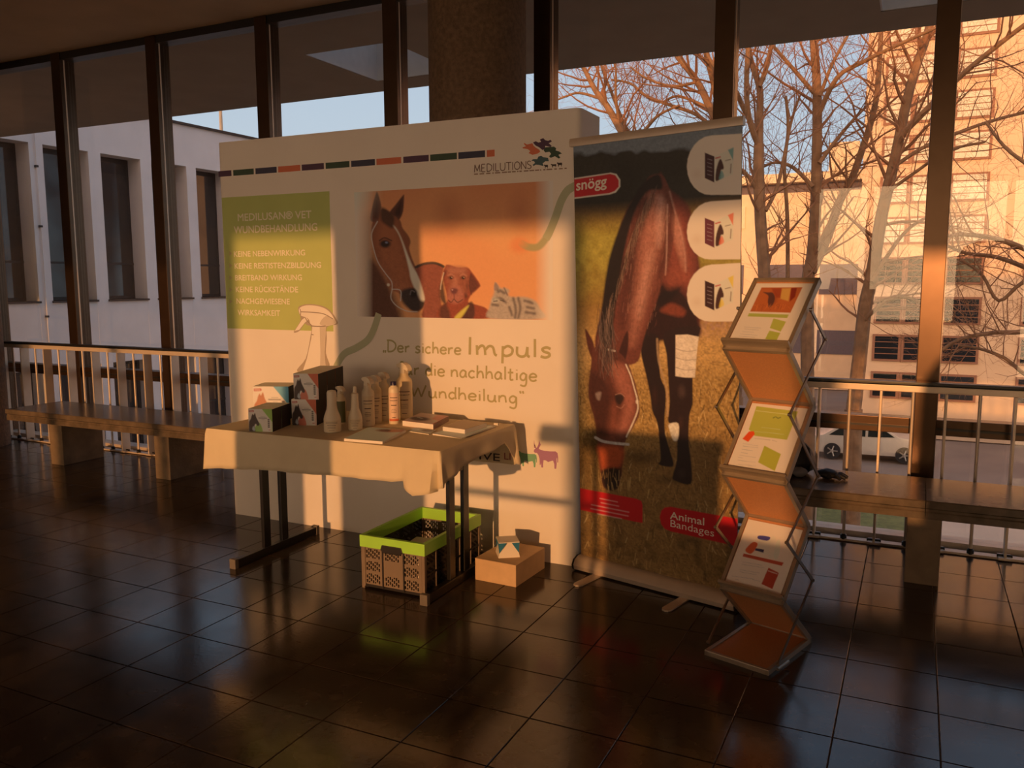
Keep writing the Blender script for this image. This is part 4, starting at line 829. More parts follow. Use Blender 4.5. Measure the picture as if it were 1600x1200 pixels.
# ================================================================== THINGS ON THE TABLE
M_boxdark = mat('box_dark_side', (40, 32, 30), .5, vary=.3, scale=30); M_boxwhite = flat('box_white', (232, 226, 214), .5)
def product_box(w, d, h, acc, loc, rz, label, group=None, side=M_boxdark, horse=(58, 34, 28)):
    r = empty('bandage_box', loc, rz); tag(r, label, 'box', group)
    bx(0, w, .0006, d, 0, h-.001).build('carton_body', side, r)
    bx(-.0005, w+.0005, 0, d, h-.001, h).build('lid', M_boxwhite, r)
    s = Sheet([(0, 0), (100, 0), (100, 100), (0, 100)], 56, 56, (232, 224, 208))
    s.poly([(56, -2), (102, -2), (102, 60)], acc, 1, 2, False); s.poly([(20, 102), (30, 74), (42, 60), (52, 72), (56, 102)], acc, .9, 3); s.poly([(92, -2), (102, -2), (102, 102), (92, 102)], acc, .35, 3, False)
    s.poly([(2, 102), (2, 60), (10, 44), (14, 30), (19, 22), (22, 28), (28, 18), (31, 30), (34, 40), (44, 62), (44, 72), (36, 74), (30, 66), (24, 76), (26, 102)], horse, 1, 2.5); s.poly([(14, 90), (20, 76), (26, 90), (22, 98)], (190, 176, 166), .8, 4)
    s.poly([(3, 7), (23, 6), (25, 10), (23, 14), (3, 15)], (186, 52, 44), .9, 2, False); s.stroke([(6, 10.5), (20, 10.5)], 2, (236, 214, 200), .8, 1.5, False)
    s.stroke([(44, 40), (76, 40)], 4, (96, 84, 78), .75, 2, False); s.stroke([(52, 34), (70, 34)], 2, (120, 108, 98), .6, 2, False); s.stroke([(56, 47), (68, 47)], 1.6, (140, 126, 112), .6, 2, False)
    for k in range(5): s.poly([(80, 44+k*8), (88, 43+k*8), (89, 49+k*8), (81, 50+k*8)], (48, 40, 40), .85, 2, False)
    s.stroke([(84, 92), (90, 91)], 2.5, (196, 60, 50), .9, 2, False)
    s.build('front_print', rect_fn((0, -.0004, h), (w, 0, 0), (0, 0, -h)), M_gloss, r)
    return r
A17 = math.radians(17); G = 'horse bandage boxes on the table'
ga, ta, oa = (150, 168, 66), (92, 150, 156), (206, 88, 52)
product_box(.118, .10, .108, ga, (-2.801, 2.957, TZ+.002), A17, 'small bandage box with green corner at the front of the table', G)
e17 = Vector((-math.sin(A17), math.cos(A17), 0))
p = Vector((-2.801, 2.957, TZ+.002))+e17*.103; product_box(.118, .10, .108, ga, p, A17, 'small bandage box hidden behind the green cornered one', G)
product_box(.185, .17, .169, ta, (-3.03, 3.238, TZ+.002), math.radians(22), 'large white bandage box with teal corner and orange horse', G, horse=(190, 104, 62))
A20 = math.radians(19); e20 = Vector((-math.sin(A20), math.cos(A20), 0))
for k, nm in enumerate(('front', 'middle', 'back')):
    p = Vector((-2.731, 3.178, TZ+.002))+e20*.128*k
    product_box(.125, .125, .128, oa, p, A20, 'orange cornered bandage box, bottom layer of the stack, %s one' % nm, G)
    q = p+Vector((.014, .004, .1285)); product_box(.125, .125, .126, oa, q, A20, 'orange cornered bandage box, top layer of the stack, %s one' % nm, G)
# bottles
M_bottle = mat('white_plastic', (224, 214, 192), .38, vary=.03); M_cream = mat('cream_plastic', (216, 200, 166), .4, vary=.03); M_bluecap = mat('blue_cap', (34, 32, 74), .4)
M_lab = flat('label_cream', (220, 206, 176), .5); M_lab2 = flat('label_pinkish', (226, 200, 180), .5); M_ltxt = flat('label_text', (96, 80, 70)); M_lgrn = flat('label_green', (96, 100, 62)); M_lor = flat('label_orange', (206, 110, 74))
def wrap(r0, z0, z1, a0, a1, material, parent, name, n=14, off=.0006):
    mb = MB(); k = 0
    for i in range(n+1):
        a = a0+(a1-a0)*i/n
        for rr_ in (r0+off, r0+off+.0004):
            for z in (z0, z1): mb.v.append((rr_*math.cos(a), rr_*math.sin(a), z))
    for i in range(n):
        b = i*4; mb.f += [(b+2, b+6, b+7, b+3), (b, b+1, b+5, b+4), (b+1, b+3, b+7, b+5), (b, b+4, b+6, b+2)]
    mb.f += [(0, 2, 3, 1), (n*4, n*4+1, n*4+3, n*4+2)]
    return mb.build(name, material, parent, smooth=True)
FR = -math.pi/2+.55         # bottles face the viewer
def label_on(b, r0, z0, z1, mats):
    lb = wrap(r0, z0, z1, FR-1.0, FR+1.0, mats[0], b, 'label'); hgt = z1-z0
    for k, (f, a, w, mm) in enumerate(mats[1]): wrap(r0, z0+hgt*f, z0+hgt*(f+w), FR-a, FR+a, mm, lb, 'label_line', 8, .0011)
LT = [(.82, .7, .025, M_ltxt), (.72, .7, .02, M_ltxt), (.55, .5, .03, M_ltxt), (.42, .4, .012, M_ltxt), (.36, .5, .012, M_ltxt), (.3, .45, .012, M_ltxt), (.12, .3, .02, M_ltxt)]
def trigger(parent, z, sc=1.):
    P = [(-.034, .030), (-.034, .020), (-.014, .015), (-.014, -.004), (.014, -.004), (.014, .012), (.034, .006), (.038, .014), (.024, .030), (.004, .037), (-.016, .036)]
    a = math.radians(-20)
    f = lambda u, v, w: ((u*sc)*math.cos(a)-(w-.011*sc)*math.sin(a), (u*sc)*math.sin(a)+(w-.011*sc)*math.cos(a), z+v*sc)
    h_ = MB().prism(P, f, .022*sc).build('spray_head', M_bottle, parent, bevel=.002)
    MB().tube([f(-.016, .016, .011*sc), f(-.024, .002, .011*sc), f(-.03, -.02, .011*sc)], .0045*sc, 8).build('trigger', M_bottle, h_, smooth=True)
def bottle(prof, loc, label, mats=None, lab=None, body=M_bottle, cap=None, trig=None, n=28):
    r = empty('bottle', loc); tag(r, label, 'bottle', 'care product bottles on the table')
    MB().lathe(prof, n).build('body', body, r, smooth=True)
    if lab: label_on(r, lab[0], lab[1], lab[2], mats)
    if cap: MB().lathe(cap[0], n).build('cap', cap[1], r, smooth=True)
    if trig: trigger(r, trig[0], trig[1])
    return r
ZT = TZ+.002; L1 = (M_lab, LT); L2 = (M_lab2, LT+[(.0, .95, .08, M_lor)])
bottle([(.036, 0), (.040, .004), (.040, .062), (.037, .075), (.026, .105), (.023, .125), (.022, .150)], (-2.437, 3.115, ZT), 'squat white squeeze bottle with rounded cap, nearest the boxes', L1, (.0402, .006, .06), cap=([(.0225, .150), (.0225, .185), (.018, .194), (.008, .197)], M_bottle))
bottle([(.030, 0), (.033, .004), (.033, .058), (.030, .072), (.019, .102), (.017, .14), (.016, .155)], (-2.372, 3.205, ZT), 'slim white squeeze bottle with a pointed nozzle', L1, (.0332, .006, .056), cap=([(.0165, .155), (.0165, .172), (.009, .178), (.008, .205), (.005, .208)], M_bottle))
SPR = lambda r, h: [(r*.92, 0), (r, .004), (r, h*.8), (r*.93, h*.86), (r*.55, h*.93), (r*.5, h)]
bottle(SPR(.026, .15), (-2.535, 3.31, ZT), 'short spray bottle half hidden behind the squat squeeze bottle', (M_lgrn, LT), (.0262, .01, .115), M_cream, None, (.155, .9))
bottle(SPR(.031, .198), (-2.375, 3.315, ZT), 'white trigger spray bottle in front of two more sprayers', L1, (.0312, .012, .15), M_bottle, None, (.202, 1.05))
bottle(SPR(.029, .198), (-2.392, 3.405, ZT), 'cream trigger spray bottle, second in the row of sprayers', (M_lab, LT), (.0292, .012, .15), M_cream, None, (.202, 1.0))
bottle(SPR(.029, .205), (-2.398, 3.485, ZT), 'cream trigger spray bottle, last in the row of sprayers', (M_lab, LT), (.0292, .012, .15), M_cream, None, (.209, 1.0))
bottle([(.024, 0), (.026, .004), (.026, .165), (.024, .178), (.015, .186), (.014, .19)], (-2.303, 3.43, ZT), 'white bottle with a dark blue screw cap', L2, (.0262, .015, .155), cap=([(.0155, .19), (.0155, .207), (.014, .209)], M_bluecap))
bottle(SPR(.041, .235), (-2.335, 3.575, ZT), 'tallest cream bottle with a spray head, by the slogan', (M_lab, LT+[(.05, .9, .7, M_lab)]), (.0412, .012, .17), M_cream, None, (.24, 1.3))
# printed matter
def booklet(name, c4, th, cover, label, pic=None, cat='brochure'):
    a, b, c_, d = [Vector((p[0], p[1], 0)) for p in c4]; r = empty(name, (a.x, a.y, ZT)); tag(r, label, cat)
    P = [p-a for p in (a, b, c_, d)]; q = [(p.x, p.y) for p in P]
    MB().prism(q, lambda u, v, w: (u, v, .0008+w), th-.0016).build('pages', M_paper, r)
    MB().prism(q, lambda u, v, w: (u, v, w), .0008).build('back_cover', cover, r)
    fc = MB().prism(q, lambda u, v, w: (u, v, th-.0008+w), .0008).build('front_cover', cover, r)
    if cover is M_redcov:
        n_ = (P[1]-P[2]).normalized(); bb = [P[1], P[2]]; MB().add([(bb[0].x, bb[0].y, 0), (bb[1].x, bb[1].y, 0), (bb[1].x, bb[1].y, th), (bb[0].x, bb[0].y, th)], [(0, 1, 2, 3)]).build('spine', cover, r)
    if pic:
        o_, eu, ev = P[3], P[2]-P[3], P[0]-P[3]; s = Sheet([(0, 0), (100, 0), (100, 100), (0, 100)], 40, 48, pic[0]); pic[1](s)
        s.build('cover_picture', rect_fn((o_.x, o_.y, th+.0003), (eu.x, eu.y, 0), (ev.x, ev.y, 0)), M_gloss, r)
    return r
M_redcov = flat('red_cover', (176, 60, 48), .4); M_magcov = flat('magazine_cover', (206, 196, 170), .4); M_grcov = flat('grey_cover', (198, 180, 152), .5); M_dkcov = flat('dark_cover', (96, 78, 70), .5)
def picA(s): s.blob(60, 18, 34, 16, (120, 56, 40), .9, .5); s.poly([(60, 0), (100, 0), (100, 22), (70, 26)], (196, 110, 70), .9, 6, False); s.blob(62, 16, 10, 6, (60, 30, 28), .8)
def picB(s): s.blob(35, 62, 40, 24, (58, 36, 38), .95, .4); s.poly([(60, 0), (100, 0), (100, 60), (70, 50)], (196, 80, 60), .8, 10, False); s.stroke([(20, 50), (40, 56)], 5, (200, 186, 176), .8, 4)
booklet('magazine', [(-2.245, 2.948), (-2.052, 2.962), (-2.115, 3.245), (-2.315, 3.232)], .012, M_magcov, 'pale magazine lying at the front edge of the table', ((206, 196, 160), picA))
booklet('brochure', [(-2.115, 3.262), (-1.985, 3.235), (-2.005, 3.33), (-2.135, 3.35)], .004, M_magcov, 'thin brochure with a dark corner beside the red book', ((200, 180, 150), lambda s: s.blob(70, 30, 40, 40, (70, 50, 46), .9, .5)))
booklet('book', [(-2.225, 3.385), (-2.035, 3.358), (-2.09, 3.60), (-2.275, 3.632)], .026, M_redcov, 'thick book with a red cover and dark picture', ((196, 150, 120), picB), 'book')
booklet('notebook', [(-1.965, 3.235), (-1.80, 3.215), (-1.792, 3.53), (-1.975, 3.585)], .008, M_dkcov, 'large flat folder under the small notebook', ((206, 190, 166), lambda s: s.stroke([(2, 2), (98, 2), (98, 98), (2, 98), (2, 2)], 3, (110, 84, 76), .8, 2, False)), 'folder')
r = booklet('notebook', [(-1.955, 3.31), (-1.825, 3.287), (-1.818, 3.49), (-1.965, 3.53)], .02, M_grcov, 'small thick notebook lying on the large flat folder', None, 'notebook'); r.location.z = ZT+.0085
o = bx(-.011, .011, -.006, .006, 0, .01).build('price_tag', M_boxwhite, None, bevel=.001, loc=(-1.80, 3.555, ZT+.0085)); tag(o, 'tiny white clip at the back corner of the folder', 'clip')

# ================================================================== UNDER THE TABLE
M_lime = mat('lime_plastic', (164, 228, 84), .4, vary=.04); M_greyp = mat('taupe_plastic', (126, 112, 98), .5, vary=.05); M_dkp = mat('dark_plastic', (34, 30, 28), .45)
CX0, CX1, CY0, CY1, CH = -2.272, -1.928, 3.088, 3.62, .255
cr_ = empty('folding_crate', (CX0, CY0, 0)); tag(cr_, 'grey folding crate with lime green rim under the table', 'crate'); cr_.location = (0, 0, 0)
def lattice(nx, nz, handle):
    m_ = np.ones((nz, nx), bool); secs = 3 if nx < 100 else 5; sw = nx/secs
    for r_ in range(3):
        for s_ in range(secs):
            if s_ == secs//2 and r_ == 1: continue
            xa, xb = int(s_*sw)+3, int((s_+1)*sw)-3; za, zb = int(r_*nz/3)+2, int((r_+1)*nz/3)-2
            for i, x in enumerate(range(xa, xb-1, 3)):
                z = za-(i % 3)*2
                while z < zb:
                    a, b = max(z, za), min(z+4, zb)
                    if b-a > 1: m_[a:b, x:x+2] = False
                    z += 6
    if handle: c_ = nx//2; m_[nz-5:, c_-13:c_+13] = False
    return m_
def lattice_panel(m_, L, Hh, z0, fn, t):
    nz, nx = m_.shape; mb = MB()
    for i in range(nz):
        j = 0
        while j < nx:
            if not m_[i, j]: j += 1; continue
            k = j
            while k < nx and m_[i, k]: k += 1
            u0, u1, a, b = L*j/nx, L*k/nx, z0+Hh*i/nz, z0+Hh*(i+1)/nz
            P = [fn(u, w, z) for z in (a, b) for u, w in ((u0, 0), (u1, 0), (u1, t), (u0, t))]
            mb.add(P, [(0, 3, 2, 1), (4, 5, 6, 7), (0, 1, 5, 4), (1, 2, 6, 5), (2, 3, 7, 6), (3, 0, 4, 7)]); j = k
    return mb
ms, ml = lattice(84, 48, True), lattice(130, 48, False); zz, hh = .022, .178
for y, sg in ((CY0, 1), (CY1, -1)):
    p_ = lattice_panel(ms, CX1-CX0-.03, hh, zz, lambda u, w, z, y=y, sg=sg: (CX0+.015+u, y+sg*(.003+w), z), .006).build('end_panel', M_greyp, cr_, fix=False)
    for x in (CX0+.015, CX0+.115, CX0+.229, CX1-.022): bx(x, x+.007, y-.001 if sg > 0 else y-.003, y+.003 if sg > 0 else y+.001, .012, .2).build('rib', M_dkp if x in (CX0+.115, CX0+.229) else M_greyp, p_)
for x, sg in ((CX0, 1), (CX1, -1)):
    p_ = lattice_panel(ml, CY1-CY0-.03, hh, zz, lambda u, w, z, x=x, sg=sg: (x+sg*(.003+w), CY0+.015+u, z), .006).build('side_panel', M_dkp, cr_, fix=False)
    for y in np.linspace(CY0+.1, CY1-.1, 4): bx(x-.001 if sg > 0 else x-.003, x+.003 if sg > 0 else x+.001, y, y+.006, .012, .2).build('rib', M_greyp, p_)
    bx(x-.001 if sg > 0 else x-.003, x+.003 if sg > 0 else x+.001, CY0+.02, CY1-.02, .1, .108).build('hinge_bar', M_dkp, p_)
for x in (CX0, CX1-.016):
    for y in (CY0, CY1-.016): bx(x, x+.016, y, y+.016, 0, .2).build('corner_post', M_greyp, cr_, bevel=.002)
bx(CX0+.006, CX1-.006, CY0+.006, CY1-.006, .008, .02).build('bottom', M_dkp, cr_)
rim = MB(); t = .014
rim.box(CX0-.004, CX1+.004, CY0-.004, CY0+t, .2, CH).box(CX0-.004, CX1+.004, CY1-t, CY1+.004, .2, CH).box(CX0-.004, CX0+t, CY0+t, CY1-t, .2, CH).box(CX1-t, CX1+.004, CY0+t, CY1-t, .2, CH)
rim.build('rim', M_lime, cr_)
for y in (CY0, CY1):
    c_ = (CX0+CX1)/2; P = [(c_-.06, .2), (c_-.052, .222), (c_+.052, .222), (c_+.06, .2), (c_+.045, .186), (c_-.045, .186)]
    MB().prism(P, lambda u, v, w, y=y: (u, y-.008+w, v), .02).build('handle', M_dkp, cr_, bevel=.003)
o = bx(0, .12, 0, .16, 0, .165).build('small_carton', M_boxwhite, None, bevel=.003, loc=(-2.12, 3.2, .021), rz=.12); tag(o, 'pale carton standing inside the folding crate', 'carton')
o = bx(0, .2, 0, .14, 0, .1).build('paper_pile', M_magcov, None, bevel=.003, loc=(-2.2, 3.4, .021), rz=-.06); tag(o, 'pile of papers lying at the far end of the crate', 'papers')
M_card = mat('cardboard', (206, 176, 138), .8, vary=.06, scale=20)
ct = empty('cardboard_box', (-1.842, 3.405, 0), math.radians(-3)); tag(ct, 'low cardboard box on the floor beside the green crate', 'box')
bx(0, .222, 0, .30, 0, .104).build('carton_body', M_card, ct, bevel=.003)
for a, b in ((.001, .1505), (.1515, .299)): bx(-.001, .223, a, b, .104, .1065).build('flap', M_card, ct)
M_blue = flat('blue_panel', (46, 120, 160), .5)
sx_ = empty('gusset_carton', (-1.725, 3.52, .1068), math.radians(35)); tag(sx_, 'small white carton with blue corners on the cardboard box', 'carton')
b_, t_, hz = .052, .036, .072
MB().add([(-b_,-b_,0),(b_,-b_,0),(b_,b_,0),(-b_,b_,0),(-t_,-t_,hz),(t_,-t_,hz),(t_,t_,hz),(-t_,t_,hz)], [(0,3,2,1),(4,5,6,7),(0,1,5,4),(1,2,6,5),(2,3,7,6),(3,0,4,7)]).build('carton_body', M_boxwhite, sx_)
bx(-.05, .05, -.05, .05, hz, hz+.004).build('lid', M_boxwhite, sx_)
for k in range(4):
    a = k*math.pi/2; R_ = lambda x, y, z: (x*math.cos(a)-y*math.sin(a), x*math.sin(a)+y*math.cos(a), z)
    MB().add([R_(.05, .05, hz), R_(.05, .012, hz), R_(.012, .05, hz), R_(.0475, .0475, .02)], [(0, 1, 2), (0, 3, 1), (0, 2, 3), (1, 3, 2)]).build('gusset', M_blue, sx_)

# ---- black bag and glove on the bench
M_bag = mat('black_nylon', (18, 16, 16), .55, vary=.3, bump=.3, bscale=30); M_lining = mat('grey_lining', (120, 118, 120), .7)
def lump(c, r3, seed, amp=.16, n=20, m_=12):
    rr_ = np.random.RandomState(seed); ph = rr_.rand(6)*6; mb = MB()
    for i in range(1, m_):
        th = math.pi*i/m_
        for j in range(n):
            f_ = 2*math.pi*j/n; k = 1+amp*(math.sin(3*f_+ph[0]+2*th)*.5+math.sin(5*f_+ph[1])*.3*math.sin(th)+math.sin(4*th+ph[2])*.3)
            mb.v.append((c[0]+r3[0]*k*math.sin(th)*math.cos(f_), c[1]+r3[1]*k*math.sin(th)*math.sin(f_), max(c[2]+r3[2]*k*math.cos(th), .4215)))
    for i in range(m_-2):
        for j in range(n): mb.f.append((i*n+j, i*n+(j+1) % n, (i+1)*n+(j+1) % n, (i+1)*n+j))
    mb.f.append(tuple(range(n))[::-1]); mb.f.append(tuple((m_-2)*n+j for j in range(n))); return mb
bgr = empty('black_bag', (-.52, 4.5, .42)); tag(bgr, 'black soft bag slumped on the bench behind the literature stand', 'bag'); bgr.location = (0, 0, 0)
lump((-.56, 4.5, .50), (.13, .11, .10), 1).build('bag_body', M_bag, bgr, smooth=True)
MB().tube([(-.62, 4.42, .52), (-.58, 4.38, .60), (-.52, 4.40, .63), (-.47, 4.46, .56), (-.45, 4.46, .45)], .012, 8).build('strap', M_bag, bgr, smooth=True)
lump((-.50, 4.40, .45), (.04, .03, .025), 3).build('lining', M_lining, bgr, smooth=True)
gl = empty('black_glove', (-.4, 4.4, .42)); tag(gl, 'black glove lying flat on the bench beside the bag', 'glove'); gl.location = (0, 0, 0)
lump((-.365, 4.44, .445), (.055, .05, .025), 5, .1).build('palm', M_bag, gl, smooth=True)
for k, (dx, dy) in enumerate([(.075, .03), (.085, .005), (.075, -.025), (.055, -.05), (.0, -.06)]):
    MB().tube([(-.355, 4.44, .438), (-.355+dx*.7, 4.44+dy*.8, .442), (-.355+dx, 4.44+dy, .432)], [.013, .0125, .008], 8).build('finger', M_bag, gl, smooth=True)
# ================================================================== OUTSIDE
GZ = -6.0
M_asph = mat('asphalt', (122, 106, 92), .9, vary=.12, scale=.6); M_grass = mat('lawn', (88, 92, 44), .95, vary=.3, scale=6, bump=.4, bscale=20); M_pave = mat('paving', (178, 156, 132), .9, vary=.1, scale=.4)
o = bx(-140, 140, -60, 160, GZ-.5, GZ-.05).build('ground', M_asph); struct(o, 'asphalt street and yard two storeys below the windows', 'ground')
o = bx(-14, .9, 16, 32, GZ-.06, GZ).build('lawn', M_grass); tag(o, 'strip of green lawn below the bench window', 'lawn', kind='structure')
o = bx(.9, 22, 10, 34, GZ-.06, GZ-.01).build('pavement', M_pave); tag(o, 'pale paved forecourt below the window at the picture edge', 'pavement', kind='structure')
o = bx(-16, 26, 43.2, 43.5, GZ, GZ+.9).build('garden_wall', M_pave); tag(o, 'low pale boundary wall across the street', 'wall', kind='structure')

# ---- white wing of the house
M_wing = mat('white_render', (226, 218, 212), .9, vary=.04, scale=3); M_winframe = mat('dark_window_frame', (42, 36, 34), .5); M_winglass = mat('dark_glass', (26, 30, 34), .08, spec=.8, vary=.2)
XW = -11.5; wg = empty('building_wing', (XW, 12, GZ)); tag(wg, 'white rendered wing with deep piers and dark tall windows', 'building'); wg.location = (0, 0, 0)
P0, PER = 8.03, .957; np_ = 9
bx(XW-8, XW-.32, 7.35, 16.2, GZ, 4.05).build('core', M_wing, wg)
bx(XW-.32, XW, 7.35, 16.2, 3.39, 4.08).build('parapet', M_wing, wg)
bx(XW-8.05, XW+.04, 7.33, 16.25, 4.08, 4.12).build('roof_edge', M_winframe, wg)
for za, zb in ((.14, 1.14), (-2.2, -1.5), (GZ, -5.2)): bx(XW-.32, XW, 7.35, 16.2, za, zb).build('spandrel', M_wing, wg)
for k in range(-1, np_):
    y = P0+PER*k; bx(XW-.32, XW+.002, y, y+.215, GZ, 3.40).build('pier', M_wing, wg)
    if k < np_-1:
        for za, zb in ((1.14, 3.39), (-1.5, .14), (-5.2, -2.2)):
            w = bx(XW-.315, XW-.29, y+.215, y+PER, za, zb).build('window', M_winframe, wg)
            bx(XW-.292, XW-.284, y+.265, y+PER-.05, za+.05, zb-.08).build('pane', M_winglass, w)
            bx(XW-.29, XW-.279, y+.215, y+PER, za+.42*(zb-za) if zb < 1 else za+.55, za+.42*(zb-za)+.035 if zb < 1 else za+.585).build('glazing_bar', M_winframe, w)
            bx(XW-.30, XW+.03, y+.2, y+PER+.015, za-.03, za).build('sill', M_winframe if za > 1 else M_wing, w)
yc = P0+.085
MB().tube([(XW+.03, yc, GZ), (XW+.03, yc, 4.1)], .008, 8).build('lightning_rod', M_wing, wg)
for z in (3.05, 2.2, .9, .1, -1.2): bx(XW, XW+.045, yc-.02, yc+.02, z, z+.03).build('clip', M_winframe, wg)
M_pole2 = mat('flagpole_paint', (226, 196, 160), .5)
o = MB().tube([(-13.0, 13.3, 4.1), (-13.0, 13.3, 8.0)], [.035, .025], 10).build('flagpole', M_pole2, smooth=True); tag(o, 'thin pale pole standing on the roof of the white wing', 'pole')

# ---- tower block behind the trees
M_tower = mat('tower_render', (224, 190, 152), .9, vary=.05, scale=1); M_blind = mat('pale_blind', (214, 206, 178), .6, vary=.1, scale=4); M_towfr = mat('brown_window_frame', (150, 104, 78), .7)
YT, K = 45., 1.
tw = empty('tower_block', (10, YT, GZ)); tag(tw, 'tall orange sunlit tower block with rows of shuttered windows behind the trees', 'building'); tw.location = (0, 0, 0)
bx(-2.72, 24, YT, YT+10, GZ, 17.2).build('wall', M_tower, tw)
def tz(z): return 1.425+(z-1.425)*K
rows = [tz(z) for z in (15.5, 13.65, 11.78, 9.95, 8.1, 6.22, 4.3, 2.38, .48, -1.36, -3.2)]; wh = 1.15*K
for zr in rows:
    for xa, xb in ((-1.8, -.72), (-.5, .35), (1.2, 2.62), (4.4, 6.0), (7.2, 8.8), (10, 11.6)):
        f = bx(xa-.1, xb+.1, YT-.08, YT+.05, zr-wh-.08, zr+.08).build('window', M_towfr, tw)
        hh_ = wh/4
        for q in range(4): bx(xa+.02, xb-.02, YT-.1, YT-.07, zr-wh+q*hh_+.025, zr-wh+(q+1)*hh_-.02).build('slat', M_blind if zr > 3 else M_winglass, f)
# ---- low office block left of the tower
M_off = mat('office_render', (236, 200, 160), .9, vary=.06, scale=1.5); M_offd = mat('office_band', (104, 92, 98), .7); M_offl = mat('office_panel', (232, 208, 168), .8)
ob = empty('office_block', (-14, 60, GZ)); tag(ob, 'low flat-roofed office block half hidden by the bare trees', 'building'); ob.location = (0, 0, 0)
bx(-40, -3.4, 60, 74, GZ, 7.2).build('wall', M_off, ob); bx(-40, -2.9, 60.6, 74, 7.2, 7.85).build('window_band', M_offd, ob); bx(-40.2, -2.7, 59.7, 74.2, 7.85, 8.45).build('parapet', M_offl, ob)
for k in range(9):
    x = -38+k*4; bx(x, x+3, 59.93, 60.02, 4.9, 6.4).build('window', M_offl, ob); bx(x, x+3, 59.93, 60.02, .4, 2.4).build('window', M_offd, ob); bx(x, x+3, 59.93, 60.02, -3.6, -2.0).build('window', M_offd, ob)
rc = bx(-5.9, -4.0, 62, 64, 8.45, 10.6).build('roof_cabin', M_offl, ob)
# ---- parked car
def car():
    r = empty('parked_car', (-1.6, 37.6, GZ), math.radians(4)); tag(r, 'silver car parked in the street below', 'car')
    M_car = mat('silver_paint', (200, 192, 178), .25, metal=.4, vary=.03); M_tyre = mat('tyre', (24, 22, 22), .8); M_rim = mat('alloy_rim', (176, 168, 156), .3, metal=.8)
    prof = [(-2.15, .35), (-2.2, .7), (-2.1, .92), (-1.7, 1.0), (-1.15, 1.38), (-.6, 1.48), (.55, 1.45), (1.15, 1.05), (1.95, .92), (2.15, .75), (2.18, .4), (2.1, .25), (-2.05, .25)]
    MB().prism(prof, lambda u, v, w: (u, w-.88, v), 1.76).build('body', M_car, r, bevel=.05, smooth=True)
    for P in ([(-1.5, 1.0), (-1.05, 1.32), (-.62, 1.4), (-.1, 1.41), (-.1, 1.0)], [(.0, 1.0), (.0, 1.41), (.5, 1.38), (1.0, 1.04)]):
        for yy in (-.90, .88): MB().prism(P, lambda u, v, w, yy=yy: (u, yy+w, v), .02).build('side_window', M_winglass, r)
    for x in (-1.35, 1.38):
        for y in (-.93, .72):
            w = MB().tube([(x, y, .33), (x, y+.21, .33)], .33, 24).build('tyre', M_tyre, r, smooth=True)
            MB().tube([(x, y-.015, .33), (x, y+.2, .33)], .08, 12).build('hub', M_rim, w)
            for k in range(5):
                a = 2*math.pi*k/5; MB().tube([(x, y-.012, .33), (x+.22*math.cos(a), y-.012, .33+.22*math.sin(a))], .03, 6).build('spoke', M_rim, w)
car()
# ---- bare trees
M_bark = mat('bark', (150, 114, 80), .9, vary=.25, scale=6, bump=.5, bscale=25); M_twig = mat('twig_bark', (158, 112, 78), .9, vary=.2, scale=3)
def branches(mb, pts, r, rng, level, dens):
    """side shoots along a limb"""
    for i in range(len(pts)-1):
        a, b = pts[i], pts[i+1]; L = (b-a).length; n = max(1, int(L*dens))
        for k in range(n):
            if rng.random() < .12: continue
            p = a.lerp(b, rng.random()); d = (b-a).normalized()
            side = Vector((rng.gauss(0, 1), rng.gauss(0, .8), rng.gauss(.25, .7))); side = (side-d*side.dot(d)).normalized()
            dirn = (d*rng.uniform(.3, .9)+side*rng.uniform(.6, 1.1)+Vector((0, 0, .12))).normalized()
            ln = (1.5, .75, .38)[level]*rng.uniform(.5, 1.35); rr_ = max(.0028, .8*r*(.42, .5, .6)[level])
            q = [p]; c_ = dirn.copy(); m_ = (5, 4, 3)[level]
            for s_ in range(m_):
                c_ = (c_+Vector((rng.gauss(0, .16), rng.gauss(0, .16), rng.gauss(.03, .14)))).normalized(); q.append(q[-1]+c_*(ln/m_))
            mb[level].tube(q, [rr_*(1-.75*j/m_) for j in range(m_+1)], 4 if level == 0 else 3, caps=False)
            if level < 2: branches(mb, q, rr_*.7, rng, level+1, (4.6, 7.0)[level])
def catmull3(P, n=4):
    P = [Vector(p) for p in P]; out = []
    for i in range(len(P)-1):
        a, b, c, d = P[max(i-1, 0)], P[i], P[i+1], P[min(i+2, len(P)-1)]
        for k in range(n):
            t = k/n; out.append(.5*((2*b)+(c-a)*t+(2*a-5*b+4*c-d)*t*t+(3*b-a-3*c+d)*t**3))
    return out+[P[-1]]
def tree(limbs, seed, label, dens=2.0):
    rng = random.Random(seed); first = None; tm_ = MB(); mb = [MB(), MB(), MB()]
    for P, r0_, r1_ in limbs:
        pts = catmull3(P); n = len(pts)
        if first is None: first = pts[0]
        tm_.tube(pts, [r0_+(r1_-r0_)*i/(n-1) for i in range(n)], 8); branches(mb, pts[len(pts)//6:], (r0_+r1_)*.5, rng, 0, dens)
    base = Vector((first.x, first.y, GZ)); r0_ = limbs[0][1]*1.2
    tm_.tube([base, base.lerp(first, .5)+Vector((.05, 0, 0)), first], [r0_*1.35, r0_*1.1, r0_], 10)
    r = empty('bare_tree', base); tag(r, label, 'tree', 'bare trees outside the windows'); r.location = (0, 0, 0)
    tm_.build('trunk', M_bark, r, smooth=True, fix=False)
    o = mb[0]; o.build('branches', M_twig, r, fix=False)
    t_ = MB(); t_.v = mb[1].v+mb[2].v; t_.f = mb[1].f+[tuple(i+len(mb[1].v) for i in f) for f in mb[2].f]
    o = t_.build('twigs', M_twig, r, fix=False); o['kind'] = 'stuff'
